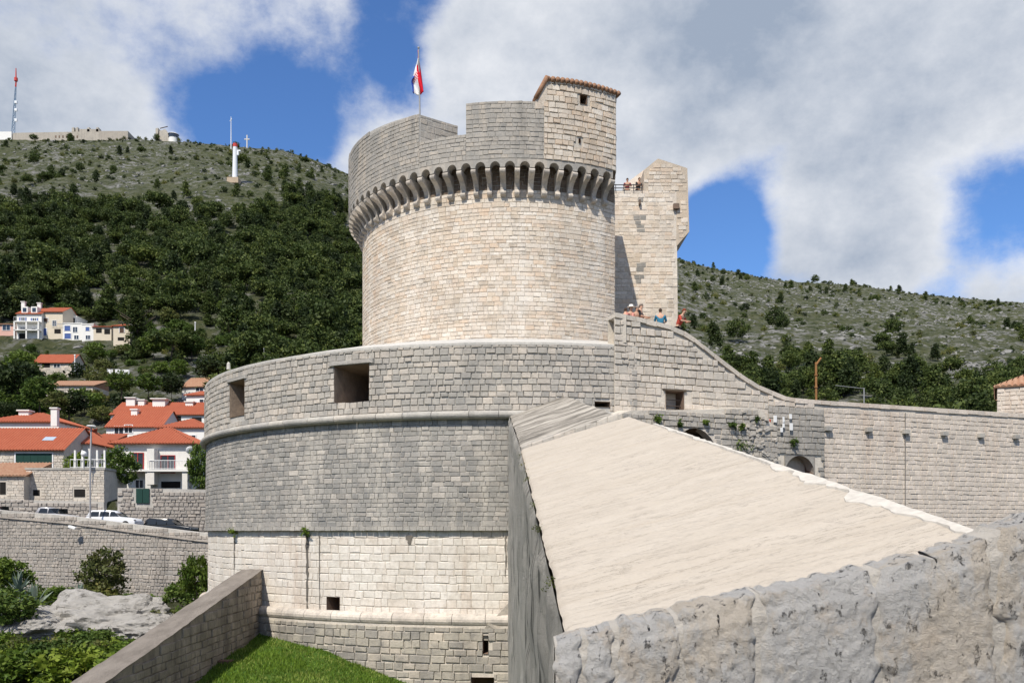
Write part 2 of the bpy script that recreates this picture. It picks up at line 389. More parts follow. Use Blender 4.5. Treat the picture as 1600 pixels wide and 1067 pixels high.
# ------------------------------------------------------------------ foliage meshes
def foliage(name, cols):
    t = NT(name)
    c = t.ramp(t.ident(), cols)
    c = t.mix(.6, c, t.ramp(t.noise(1.2, 4, .6), [(.5, .5, .5), (1, 1, 1), (1.5, 1.5, 1.4)]), 'MULTIPLY')
    c = t.mix(1., c, t.ramp(t.n('ShaderNodeObjectInfo').outputs['Random'], [(.55, .6, .6), (.85, .9, .8), (1.0, 1.0, .95), (1.3, 1.22, 1.0)]), 'MULTIPLY')
    t.b.inputs['Subsurface Weight'].default_value = 0
    tr = t.n('ShaderNodeBsdfTranslucent'); t.l(c, tr.inputs[0]); ms = t.n('ShaderNodeMixShader'); ms.inputs[0].default_value = .25
    m = t.done(c, .6, .2); t.l(t.b.outputs[0], ms.inputs[1]); t.l(tr.outputs[0], ms.inputs[2]); t.l(ms.outputs[0], t.out.inputs[0])
    return m
M['leaf_pine'] = foliage('pine_needles', [(.035, .055, .016), (.055, .082, .022), (.085, .115, .03), (.12, .145, .042)])
M['leaf_green'] = foliage('broad_leaves', [(.045, .08, .016), (.07, .115, .022), (.10, .15, .03), (.13, .175, .04)])
M['leaf_dark'] = foliage('dark_leaves', [(.022, .036, .013), (.034, .052, .017), (.05, .07, .022)])
M['leaf_olive'] = foliage('olive_leaves', [(.09, .11, .035), (.13, .145, .045), (.17, .16, .055), (.12, .15, .04)])
M['leaf_lime'] = foliage('lime_leaves', [(.07, .12, .015), (.11, .17, .02), (.15, .2, .03), (.06, .1, .015)])
M['bark'] = plain('bark', (.09, .07, .05), .9, .4, 8)
def leaf_arrays(cent, size, per, spread, rng, flat=.6):
    n = len(cent) * per
    c = np.repeat(cent, per, 0) + rng.normal(0, 1, (n, 3)) * np.repeat(spread, per)[:, None] * np.array([1, 1, .75])
    a = rng.normal(0, 1, (n, 3)); a /= np.linalg.norm(a, axis=1)[:, None]
    b = np.cross(a, rng.normal(0, 1, (n, 3))); b /= np.linalg.norm(b, axis=1)[:, None]
    s = size * rng.uniform(.6, 1.3, n)[:, None]
    V = np.stack([c - a * s, c + b * s * flat, c + a * s, c - b * s * flat], 1).reshape(-1, 3)
    F_ = np.arange(n * 4).reshape(-1, 4)
    T = np.repeat(np.repeat(rng.random(len(cent)), per) * .75 + rng.random(n) * .25, 4)
    return V, F_, T
def leaf_mesh(name, V, F_, T, mat):
    me = bpy.data.meshes.new(name); me.from_pydata(V.tolist(), [], F_.tolist()); me.materials.append(mat)
    at = me.attributes.new('tint', 'FLOAT', 'POINT'); at.data.foreach_set('value', T.astype(np.float32)); return me
def crown_mesh(kind, seed, mat, nc, per, size):
    g = np.random.default_rng(seed); c = []
    while len(c) < nc:                   # every tree is 1 m high here, scaled when placed
        p = g.uniform(-1, 1, 3)
        if kind == 'round':
            if not .35 < np.linalg.norm(p) < 1: continue
            q = [p[0] * .40, p[1] * .40, .58 + p[2] * .36]
        elif kind == 'pine':
            h = (p[2] + 1) / 2; rad = .36 * (1 - h) ** .6 * (.55 + .45 * math.sin(h * 23) ** 2) + .03
            if np.hypot(p[0], p[1]) > 1: continue
            q = [p[0] * rad, p[1] * rad, .16 + .82 * h]
        elif kind == 'umbrella':
            if np.linalg.norm(p) > 1: continue
            q = [p[0] * .46, p[1] * .46, .78 + p[2] * .17 - .1 * (p[0]**2 + p[1]**2)]
        elif kind == 'cypress':
            h = (p[2] + 1) / 2; rad = .11 * math.sin(min(1, h * 1.15 + .12) * PI * .93) ** .7 + .012
            if np.hypot(p[0], p[1]) > 1: continue
            q = [p[0] * rad, p[1] * rad, .03 + .95 * h]
        else:                            # bush
            if np.linalg.norm(p) > 1 or p[2] < -.3: continue
            q = [p[0] * .62, p[1] * .62, .32 + p[2] * .6]
        c.append(q)
    c = np.array(c)
    V, F_, T = leaf_arrays(c, size, per, np.full(nc, size * 1.25), g)
    return leaf_mesh('crown', V, F_, T, mat)
def trunk_mesh(h=.6, r=.03, seed=0):
    g = random.Random(seed); m = MB(); top = Vector((g.uniform(-.04, .04), g.uniform(-.04, .04), h))
    m.tube([(0, 0, -.06), (g.uniform(-.02, .02), 0, h * .5), top], [r, r * .75, r * .4], 6)
    for i in range(5):
        a = g.uniform(0, 6.28); z = h * g.uniform(.5, .9); e = Vector((math.cos(a) * .24, math.sin(a) * .24, z + .2))
        m.tube([(top.x * z / h, top.y * z / h, z), e], [r * .45, r * .15], 5)
    me = bpy.data.meshes.new('trunk'); me.from_pydata(m.v, [], m.f); me.materials.append(M['bark']); return me
TREES = {'broad': [crown_mesh('round', i, M['leaf_green'], 120, 22, .034) for i in range(3)],
         'dark': [crown_mesh('round', 10 + i, M['leaf_dark'], 120, 20, .036) for i in range(2)],
         'olive': [crown_mesh('round', 20 + i, M['leaf_olive'], 110, 20, .034) for i in range(2)],
         'pine': [crown_mesh('pine', 30 + i, M['leaf_pine'], 120, 18, .032) for i in range(2)],
         'umbrella': [crown_mesh('umbrella', 40, M['leaf_pine'], 100, 20, .034)],
         'cypress': [crown_mesh('cypress', 50, M['leaf_dark'], 200, 16, .020)],
         'bush': [crown_mesh('bush', 60 + i, M['leaf_green'], 90, 24, .055) for i in range(2)],
         'olivebush': [crown_mesh('bush', 70, M['leaf_olive'], 90, 22, .055)],
         'limebush': [crown_mesh('bush', 75, M['leaf_lime'], 110, 26, .05)]}
TRUNK = [trunk_mesh(.62, .028, i) for i in range(3)]; STEM = trunk_mesh(.3, .03, 9)
def tree(kind, loc, h, wide, label, cat='tree', name=None, group=None):
    nm = name or ('cypress_tree' if kind == 'cypress' else 'bush' if 'bush' in kind else 'pine_tree' if kind in ('pine', 'umbrella') else 'broadleaf_tree')
    e = empty(nm, loc, label, cat, group); e.scale = (h * wide, h * wide, h); e.rotation_euler = (0, 0, rnd.uniform(0, 6.28))
    for n_, me in (('crown', rnd.choice(TREES[kind])), ('stem' if 'bush' in kind else 'trunk', STEM if 'bush' in kind else rnd.choice(TRUNK))):
        o = bpy.data.objects.new(n_, me); C.objects.link(o); o.parent = e
    return e
def scatter(name, pts, scales, sources, label):
    """uncountable growth as one object: leaf-clump shapes set on points by geometry nodes"""
    me = bpy.data.meshes.new(name); me.from_pydata([tuple(p) for p in pts], [], [])
    at = me.attributes.new('size', 'FLOAT', 'POINT'); at.data.foreach_set('value', np.asarray(scales, np.float32))
    o = tag(link(name, me), label, None, None, 'stuff')
    g = bpy.data.node_groups.new(name, 'GeometryNodeTree'); g.interface.new_socket('Geometry', in_out='INPUT', socket_type='NodeSocketGeometry'); g.interface.new_socket('Geometry', in_out='OUTPUT', socket_type='NodeSocketGeometry')
    gi, go, jn = g.nodes.new('NodeGroupInput'), g.nodes.new('NodeGroupOutput'), g.nodes.new('GeometryNodeJoinGeometry')
    sz = g.nodes.new('GeometryNodeInputNamedAttribute'); sz.data_type = 'FLOAT'; sz.inputs['Name'].default_value = 'size'
    rv = g.nodes.new('FunctionNodeRandomValue'); rv.data_type = 'FLOAT_VECTOR'; rv.inputs[0].default_value = (0, 0, 0); rv.inputs[1].default_value = (.15, .15, 6.28)
    pick = g.nodes.new('FunctionNodeRandomValue'); pick.data_type = 'INT'; pick.inputs[4].default_value = 0; pick.inputs[5].default_value = len(sources) - 1; pick.inputs['Seed'].default_value = 5
    for k, sm in enumerate(sources):
        src = bpy.data.objects.new(name + '_shape', sm)
        oi = g.nodes.new('GeometryNodeObjectInfo'); oi.inputs[0].default_value = src
        cm = g.nodes.new('FunctionNodeCompare'); cm.data_type = 'INT'; cm.operation = 'EQUAL'; g.links.new(pick.outputs[2], cm.inputs[2]); cm.inputs[3].default_value = k
        ip = g.nodes.new('GeometryNodeInstanceOnPoints')
        g.links.new(gi.outputs[0], ip.inputs['Points']); g.links.new(oi.outputs['Geometry'], ip.inputs['Instance']); g.links.new(cm.outputs[0], ip.inputs['Selection'])
        g.links.new(sz.outputs[0], ip.inputs['Scale']); g.links.new(rv.outputs[0], ip.inputs['Rotation']); g.links.new(ip.outputs[0], jn.inputs[0])
    g.links.new(jn.outputs[0], go.inputs[0])
    o.modifiers.new('scatter', 'NODES').node_group = g
    return o
def grow():
    n = 60000
    q = np.sqrt(npr.uniform(105**2, 1030**2, n)); px = npr.uniform(-250, 1850, n); x = (px - CX) / F * q; y = q
    keep = ~((px > 620) & (px < 900))
    x, y, q, px = x[keep], y[keep], q[keep], px[keep]
    z = terrain(x, y); el = (HY - np.interp(px, RX, RY)) / F; tr = np.clip((px - 400) / 600, 0, 1); zr = el * (800 + 220 * tr)
    fr = z / zr; patch = fbm(x / 45, y / 45, 2, 4)
    u = npr.random(len(x))
    left = px < 700
    # wood: dense on the lower left slope and at the foot of the right slope
    dl = np.clip((.47 - fr + (patch - .48) * .55) * 9, 0, 1) * .42
    dr = np.clip((.20 - fr + (patch - .48) * .4) * 9, 0, 1) * .42 + .004
    pw = np.where(left, dl + .004, dr)
    wood = (u < pw) & ((q > 215) | (px > 345)) & (q > 120)
    pts = np.stack([x, y, z - .3], -1)[wood]
    cols = [crown_mesh('pine', 80, M['leaf_pine'], 90, 16, .040), crown_mesh('round', 81, M['leaf_pine'], 90, 16, .042), crown_mesh('pine', 82, M['leaf_dark'], 90, 16, .040), crown_mesh('umbrella', 83, M['leaf_pine'], 90, 16, .042)]
    scatter('pine_wood', pts, npr.uniform(4.5, 7.5, len(pts)) * (1 + .6 * npr.random(len(pts)) ** 3), cols, 'dense dark green pine wood covering the mountain slopes')
    ps = np.where(left, .10, .06) * np.clip((patch - .30) * 5, .1, 1.4)
    scrub = (~wood) & (u > .6) & (u < .6 + ps * 1.6) & (q > 130)
    pts = np.stack([x, y, z - .15], -1)[scrub]
    cols = [crown_mesh('bush', 84, M['leaf_dark'], 26, 10, .12), crown_mesh('bush', 85, M['leaf_pine'], 26, 10, .12), crown_mesh('bush', 86, M['leaf_olive'], 26, 10, .12)]
    scatter('maquis_scrub', pts, npr.uniform(.8, 1.0, len(pts)) * (1 + 2.6 * npr.random(len(pts)) ** 2.5), cols, 'scattered low scrub between rocks on the mountain')
    rk = (~wood) & (u > .3) & (u < .3 + np.where(left, .10, .30) * np.clip((.62 - patch) * 6, 0, 1.5)) & (q > 150)
    pts = np.stack([x, y, z - .2], -1)[rk]
    rm = []
    t = NT('karst_rock'); t.bump(t.noise(2, 8, .7), 1, .2); km = t.done(t.ramp(t.noise(.7, 7, .7), [(.13, .13, .125), (.22, .217, .207), (.32, .313, .30)]), .95, .1)
    for s_ in range(3):
        bm = bmesh.new(); bmesh.ops.create_icosphere(bm, subdivisions=2, radius=1); g = random.Random(s_)
        for v in bm.verts:
            k = .7 + .6 * g.random(); v.co = Vector((v.co.x * k, v.co.y * k * .7, v.co.z * k * .55))
        me = bpy.data.meshes.new('rock'); bm.to_mesh(me); bm.free(); me.materials.append(km); rm.append(me)
    scatter('karst_rocks', pts, npr.uniform(.4, .8, len(pts)) * (1 + 2.2 * npr.random(len(pts)) ** 3), rm, 'pale limestone rocks breaking through the mountain slopes')
grow()
# ------------------------------------------------------------------ the fortress
TX, TY = 0.0, 54.0                       # axis of the round tower and its bastion
RB, RS, RC = 17.5, 8.87, 9.68            # bastion, shaft and crown radii
Z_TOP, Z_CORD, Z_TOR = 7.6, 4.85, -3.62
def on_circle(px, R):                    # nearest point of the ring seen at a pixel column: angle from the front
    k = (px - CX) / F; a = 1 + k * k; b = -2 * TY; c = TY * TY - R * R
    t = (-b - math.sqrt(max(0, b * b - 4 * a * c))) / (2 * a)
    return math.asin(max(-1, min(1, k * t / R))), t
def ring_uv(px, py, R):
    a, t = on_circle(px, R); return a * R, (HY - py) / F * t
def arc(R, a0, a1, n): return [(TX + R * math.sin(a0 + (a1 - a0) * i / n), TY - R * math.cos(a0 + (a1 - a0) * i / n)) for i in range(n + 1)]

def build_bastion():
    T = empty('bastion', (TX, TY, -9), 'broad round grey stone bastion with two embrasures beneath the tower', 'bastion')
    st = Stones()
    SU, SM, SL, SBs = cyl(TX, TY, RB), cyl(TX, TY, RB - .02, .012), cyl(TX, TY, RB - .16), cyl(TX, TY, RB + .25)
    a0, a1 = math.radians(-100), on_circle(988, RB)[0] + .012
    full = [math.radians(-200) + (a1 - math.radians(-200)) * i / 100 for i in range(101)]
    # openings of the parapet
    h = []
    for x0, x1, y0, y1, d in ((360, 383, 599, 648, 2.2), (523, 577, 573, 627, 3.2), (929, 953, 627, 636, 1.2)):
        u0, v1 = ring_uv(x0, y0, RB); u1, v0 = ring_uv(x1, y1, RB); h.append((u0, u1, v0, v1, d))
    mk = lambda hs, pad=.05: (lambda a, b, c, d: not any(a < q[1] + pad and c > q[0] - pad and b < q[3] + pad and d > q[2] - pad for q in hs))
    core(SU, [a * RB for a in full], [Z_CORD, Z_TOP], h, M['mortar_grey'], T, off=.012, inner=M['embr'])
    st.lay(SU, a0 * RB, a1 * RB, Z_CORD + .08, Z_TOP, .265, (.22, .46), M['parapet'], None, .04, .022, .2, h)
    for q in h[:2]:                      # lintel and jamb stones
        p, t, k, n = SU((q[0] + q[1]) / 2, q[3] + .11); st.put(p, t, k, n, q[1] - q[0] + .5, .2, .1, M['parapet'])
    core(SM, [a * RB for a in full], [.1, Z_CORD - .2], [], M['mortar_grey'], T, off=.012)
    st.lay(SM, a0 * RB, a1 * RB, .2, Z_CORD - .2, .205, (.18, .5), M['grey'], None, .022, .012, .25)
    core(SL, [a * RB for a in full], [Z_TOR, .12], [(*ring_uv(511, 960, RB - .16)[:1], ring_uv(531, 960, RB - .16)[0], ring_uv(511, 960, RB - .16)[1], ring_uv(511, 932, RB - .16)[1], 1.3)], M['mortar_white'], T, off=.012)
    hl = [(ring_uv(511, 960, RB - .16)[0], ring_uv(531, 960, RB - .16)[0], ring_uv(511, 960, RB - .16)[1], ring_uv(511, 932, RB - .16)[1])]
    st.lay(SL, a0 * RB, a1 * RB, Z_TOR + .2, .08, .30, (.28, .7), M['white'], None, .016, .010, .16, hl)
    core(SBs, [a * RB for a in full], [-9.4, Z_TOR - .1], [(ring_uv(755, 1018, RB)[0], ring_uv(763, 1018, RB)[0], -4.95, -4.2, 1.), (ring_uv(737, 1056, RB)[0], ring_uv(772, 1056, RB)[0], -7.5, -5.9, 1.)], M['mortar'], T, off=.012)
    hb = [(ring_uv(755, 1018, RB)[0], ring_uv(763, 1018, RB)[0], -4.95, -4.2), (ring_uv(737, 1056, RB)[0], ring_uv(772, 1056, RB)[0], -7.5, -5.9)]
    st.lay(SBs, a0 * RB, a1 * RB, -9.3, Z_TOR - .28, .31, (.32, .66), M['base'], None, .05, .02, .25, hb)
    st.emit(T)
    # round mouldings, one stone after the other
    def roll(R, z, r, step, nm, mat, a0, a1):
        a = a0
        while a < a1:
            b = a + step * rnd.uniform(.75, 1.2) / R
            m = MB(); n = 16; ring = []
            for i in range(5):
                q = a + .004 / R * 2 + (b - a - .016 / R) * i / 4
                for j in range(n):
                    g = 2 * PI * (j + .5) / n; rr = R + r * math.cos(g) * 1.15
                    ring.append((TX + rr * math.sin(q), TY - rr * math.cos(q), z + r * math.sin(g)))
            m.add(ring, [(i * n + j, i * n + (j + 1) % n, (i + 1) * n + (j + 1) % n, (i + 1) * n + j) for i in range(4) for j in range(n)] + [tuple(range(n))[::-1], tuple(range(4 * n, 5 * n))])
            m.build(nm, mat, T, False, .012); a = b
    roll(RB + .06, Z_CORD - .1, .17, 1.3, 'cordon_stone', M['ashlar'], a0, a1)
    roll(RB + .02, Z_TOR, .27, 1.25, 'torus_stone', M['corbel'], a0, math.radians(-2))
    # narrow ledge course at eye height
    m = MB()
    for k in range(124):
        q = a0 + (a1 - a0) * k / 124; q2 = a0 + (a1 - a0) * (k + 1) / 124 - .0008
        r0, r1 = RB - .3, RB + .05 + rnd.uniform(-.012, .012)
        pl = [(TX + r_ * math.sin(a_), TY - r_ * math.cos(a_)) for r_, a_ in ((r0, q), (r1, q), (r1, q2), (r0, q2))]
        m.prism(pl, .04 + rnd.uniform(-.01, .01), .21)
    tag(m.build('ledge_course', M['grey'], T), kind='stuff')
    # sloping concrete cap up to the tower foot
    m = MB(); n = 120; prof = [(RB - .3, Z_TOP - .3), (RB + .02, Z_TOP + .0), (RB + .02, Z_TOP + .1), (RB - 2.2, Z_TOP + .72), (RS - .5, Z_TOP + .8)]
    V = []
    for i in range(n):
        q = full[0] + (a1 - full[0]) * i / (n - 1); V += [(TX + r * math.sin(q), TY - r * math.cos(q), z + (fbm(i * .3, r, 0, 3) - .5) * .05) for r, z in prof]
    k = len(prof); m.add(V, [(i * k + j, (i + 1) * k + j, (i + 1) * k + j + 1, i * k + j + 1) for i in range(n - 1) for j in range(k - 1)])
    m.add([V[-k + j] for j in range(k)] + [(V[-1][0], V[-1][1], 4), (V[-k][0], V[-k][1], 4)], [tuple(range(k + 2))])
    m.build('roof_cap', M['concrete'], T)
    m = MB(); p = P(357, 577, 44); m.tube([p, p + Vector((0, 0, .28))], [.1, .08], 8); m.tube([p + Vector((0, 0, .28)), p + Vector((0, 0, .36))], [.08, .02], 8)
    m.build('cap_bollard', M['concrete'], T)
    # boulder inside the large embrasure
    bm = bmesh.new(); bmesh.ops.create_icosphere(bm, subdivisions=3, radius=.5)
    for v in bm.verts: v.co *= .75 + .5 * vnoise(v.co.x * 2 + 3, v.co.y * 2, v.co.z * 2)
    me = bpy.data.meshes.new('loose_block'); bm.to_mesh(me); bm.free(); me.materials.append(M['white'])
    a_, t_ = on_circle(570, RB); o = link('loose_block', me, T); o.location = (TX + (RB - 1.3) * math.sin(a_ * .98), TY - (RB - 1.3) * math.cos(a_ * .98), h[1][2] + .45); o.scale = (.55, .6, 1.1)
    # sloping buttress at the right foot
    u, v = ring_uv(795, 940, RB); a_ = u / RB; m = MB()
    pts = [P(742, 1000, 36.4), P(798, 1000, 36.3), P(798, 938, 36.4), P(780, 958, 36.3), P(762, 975, 36.2)]
    m.extr(pts, (0, 1.5, 0)); m.build('buttress', M['base'], T)
    # dark drip lines where water runs from the ledge
    for px, y0, y1, wd in ((367, 838, 905, .05), (481, 836, 962, .09), (500, 836, 960, .03), (640, 836, 850, .16), (790, 836, 900, .04)):
        u, va = ring_uv(px, y0, RB - .16); vb = ring_uv(px, y1, RB - .16)[1]; V = []
        for i in range(25):
            v = va + (vb - va) * i / 24; w2 = wd * (.35 + 1.1 * vnoise(i * .9, px)) * (1 - .6 * i / 24)
            for s_ in (-1, 1): p, t_, k_, n_ = SL(u + s_ * w2 + .05 * (vnoise(i * .5, px + 9) - .5), v); V.append(p + n_ * .045)
        mesh('drip_stain', V, [(2 * i, 2 * i + 1, 2 * i + 3, 2 * i + 2) for i in range(24)], M['dripstain'], T)
    # tufts growing from the ledge
    for px in (366, 479):
        a_, t_ = on_circle(px, RB); g = np.random.default_rng(px); c = np.array([[TX + (RB + .08) * math.sin(a_), TY - (RB + .08) * math.cos(a_), .02]]) + g.normal(0, .09, (14, 3))
        link('tuft', leaf_mesh('tuft', *leaf_arrays(c, .05, 12, np.full(14, .05), g), M['leaf_lime']), T)
build_bastion()

THC = on_circle(960, RS)[0]              # the round wall ends in a corner here, a flat side runs back
def build_tower():
    T = empty('round_tower', (TX, TY, Z_TOP), 'tall round cream stone tower with a corbelled crown and tiled hut', 'tower')
    ac = on_circle(962, RC)[0]
    corner = Vector((TX + RS * math.sin(THC), TY - RS * math.cos(THC)))
    back = corner + Vector((.30, 6.0))
    m = MB(); m.prism(arc(RS - .012, math.radians(-215), THC, 90) + [(back.x, back.y)], Z_TOP + .3, 18.4); m.build('shaft_core', M['mortar'], T)
    st = Stones(); S = cyl(TX, TY, RS)
    st.lay(S, math.radians(-95) * RS, THC * RS, Z_TOP + .7, 18.4, .215, (.2, .52), lambda p: M['stain_shade'] if p.z > 17.15 else M['tower'], None, .016, .010, .25)
    fl = Plane(corner, (back - corner)); st.lay(fl, 0, 6, Z_TOP + .7, 17.9, .25, (.3, .6), M['tower'], None, .03, .011)
    # corbels and the little arches between them
    step = math.radians(4.38); zc = 16.85; ZS = .8
    prof = [(-.12, .0), (.12, .0), (.22, .06), (.26, .17), (.22, .3), (.15, .36), (.16, .52), (.24, .74), (.38, .93), (.58, 1.06), (.66, 1.1), (.72, 1.12), (.80, 1.2), (.83, 1.3), (.80, 1.4), (.72, 1.46), (-.12, 1.46)]
    def radial(a, r, z, off=0): return Vector((TX + r * math.sin(a) + off * math.cos(a), TY - r * math.cos(a) + off * math.sin(a), z))
    k = 0; a = ac - .018
    angs = []
    while a > math.radians(-100): angs.append(a); a -= step
    for a in angs:
        m = MB(); hw = .135 + rnd.uniform(-.012, .012)
        L_ = [radial(a, RS + r, zc + z * ZS, -hw) for r, z in prof]; R_ = [radial(a, RS + r, zc + z * ZS, hw) for r, z in prof]; n = len(prof)
        m.add(L_ + R_, [tuple(range(n))[::-1], tuple(range(n, 2 * n))] + [(i, (i + 1) % n, n + (i + 1) % n, n + i) for i in range(n)])
        m.build('corbel', M['corbel'], T, bevel=.015)
    zs, zt = zc + 1.46 * ZS, zc + 1.46 * ZS + .42          # springing of arches, top of arch course
    for i in range(len(angs) - 1):
        a1_, a0_ = angs[i], angs[i + 1]; am = (a0_ + a1_) / 2; half = (a1_ - a0_) / 2
        r = .255; out = []
        g = [(-half * RC, 0), (-r, 0)] + [(-r * math.cos(PI * j / 10), r * 1.15 * math.sin(PI * j / 10)) for j in range(1, 10)] + [(r, 0), (half * RC, 0), (half * RC, zt - zs), (-half * RC, zt - zs)]
        # strips between the arch line and the top keep the faces clean
        xs = [p[0] for p in g[:-2]]; zl = [p[1] for p in g[:-2]]; V = []; n = len(xs)
        for R_ in (RC, RC - .5):
            for x, z in zip(xs, zl): V.append(radial(am + x / RC, R_, zs + z))
            for x in xs: V.append(radial(am + x / RC, R_, zt))
        f = []
        for j in range(n - 1):
            f += [(j, j + 1, n + j + 1, n + j), (2 * n + j, 3 * n + j, 3 * n + j + 1, 2 * n + j + 1), (j, 2 * n + j, 2 * n + j + 1, j + 1)]
        mesh('corbel_arch', V, f, M['crown'], T)
    # crown wall: parapet merlons on top of the arch course
    a_l, a_r = on_circle(655, RC)[0], on_circle(728, RC)[0]; a_h = on_circle(850, RC)[0]; a_e = ac
    Sc = cyl(TX, TY, RC)
    zsill = (HY - 214) / F * on_circle(700, RC)[1]; z_m = (HY - 158) / F * on_circle(790, RC)[1]; z_l = (HY - 179) / F * on_circle(655, RC)[1]; z_hut = (HY - 136) / F * on_circle(930, RC)[1]
    def topz(a):
        if a < a_l: return z_l + .55 * min(1, max(0, (a_l - a) / 1.0))
        return zsill if a < a_r else (z_m if a < a_h else z_hut)
    RI = RC - 2.0
    def sector(b0, b1, nseg, splay0=0, splay1=0):
        m = MB(); V = []
        for i in range(nseg + 1):
            t = i / nseg; b = b0 + (b1 - b0) * t; bi = (b0 + splay0) + (b1 + splay1 - b0 - splay0) * t
            z1 = topz(b0 + (b1 - b0) * min(max(t, .001), .999))
            V += [radial(b, RC - .012, zt), radial(b, RC - .012, z1), radial(bi, RI, z1), radial(bi, RI, zt)]
        f = [(4 * i + j, 4 * i + (j + 1) % 4, 4 * i + 4 + (j + 1) % 4, 4 * i + 4 + j) for i in range(nseg) for j in range(4)] + [(0, 1, 2, 3), (4 * nseg + 3, 4 * nseg + 2, 4 * nseg + 1, 4 * nseg)]
        m.add(V, f); return m
    sector(math.radians(-200), a_l - .0005, 60, 0, .13).build('parapet_core', M['mortar_grey'], T)
    sector(a_l, a_r - .0005, 8).build('sill_core', M['mortar_grey'], T)
    sector(a_r, a_h - .0005, 14, -.05, 0).build('parapet_core', M['mortar_grey'], T)
    mask = lambda u0, v0, u1, v1: v1 < topz((u0 + u1) / 2 / RC) + .03
    for b0, b1, zz in ((math.radians(-98), a_l, z_l + .6), (a_l, a_r, zsill), (a_r, a_h, z_m)):
        st.lay(Sc, b0 * RC, b1 * RC, zt, zz, .22, (.22, .55), M['crown'], mask, .018, .010, .22)
    # cheek of the embrasure
    c0, c1 = radial(a_l, RC - .05, 0), radial(a_l + .13, RI, 0); ck = Plane(c0, c1 - c0); ln = (c1 - c0).length
    if ck.n.dot(Vector((0, 0, 0)) - c0) < 0: pass
    st.lay(ck, .02, ln, zsill, z_l, .3, (.3, .7), M['crown'], None, .03, .015)
    # hut standing on the crown, flush with its face
    u0, u1 = a_h * RC, ac * RC
    wx0, wz1 = ring_uv(906, 148, RC); wx1, wz0 = ring_uv(917, 164, RC); sx0, sz1 = ring_uv(904, 217, RC); sx1, sz0 = ring_uv(907, 224, RC)
    hs = [(wx0, wx1, wz0, wz1, 1.2), (sx0, sx1, sz0, sz1, .6)]
    core(Sc, [u0 + (u1 - u0) * i / 10 for i in range(11)], [zt, z_hut - .1], hs, M['mortar'], T, 'hut_wall', off=.012)
    p0, p1 = radial(a_h, RC - .03, 0), radial(ac, RC - .03, 0); q0, q1 = radial(a_h, RI - 1.5, 0), Vector((p1.x + .2, p1.y + 3.6, 0))
    m = MB()
    for A, B in ((p0, q0), (q0, q1), (q1, p1)):
        m.add([(A.x, A.y, zt), (B.x, B.y, zt), (B.x, B.y, z_hut - .1), (A.x, A.y, z_hut - .1)], [(0, 1, 2, 3)])
    m.build('hut_wall', M['hut'], T)
    hm = lambda a, b, c, d: not any(a < q[1] and c > q[0] and b < q[3] and d > q[2] for q in hs)
    st.lay(Sc, u0, u1, zt, z_hut - .05, .27, (.25, .5), M['hut'], hm, .05, .018)
    sp = Plane((p1.x, p1.y), (q1 - p1)); st.lay(sp, 0, 3.4, zt, z_hut - .05, .27, (.25, .5), M['hut'], None, .05, .018)
    tile = plain('old_roof_tile', (.27, .15, .09), .85, .5, 6)
    M['oldtile'] = tile
    # tiled roof: rows of barrel tiles falling to the back, and a steep tiled hip on the left
    for i in range(17):
        t = i / 16; b = a_h + .02 + (ac + .012 - a_h - .02) * t
        f0 = radial(b, RC + .14, z_hut - .02 + .1 * math.sin(t * 3) * .3); bk = radial(a_h + (ac - a_h) * t, RI - 1.3, z_hut - .9)
        m = MB(); m.tube([f0, f0 * .5 + bk * .5, bk], .13, 7); m.build('roof_tile', tile, T, True)
    e0 = radial(a_h + .015, RC + .1, z_hut + .05); e1 = radial(a_h - .045, RC + .06, z_m + .12); inn = radial(a_h, RI, 0) - radial(a_h, RC, 0)
    for i in range(7):
        d = inn * (i / 6) * .95; m = MB(); m.tube([e0 + d, e1 + d], .12, 7); m.build('roof_tile', tile, T, True)
    m = MB(); m.extr([e0 - Vector((0, 0, .1)), e1 - Vector((0, 0, .1)), e1 - Vector((0, 0, .5)), radial(a_h + .015, RC, z_m - .3)], inn * .95); m.build('hip_wall', M['hut'], T)
    m = MB(); m.prism(arc(RC - .4, math.radians(-200), ac - .1, 60), zt + .3, zt + .55); m.build('terrace_floor', M['concrete'], T)
    m = MB(); m.prism([(3.0, 50), (5.5, 49.6), (6.5, 58.6), (3.0, 58.8)], Z_TOP + .5, 23.4); m.build('added_shadow_block', M['tower'], T)  # unseen block added behind the tower to cast a shadow on the turret
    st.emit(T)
    return zsill, z_l
build_tower()

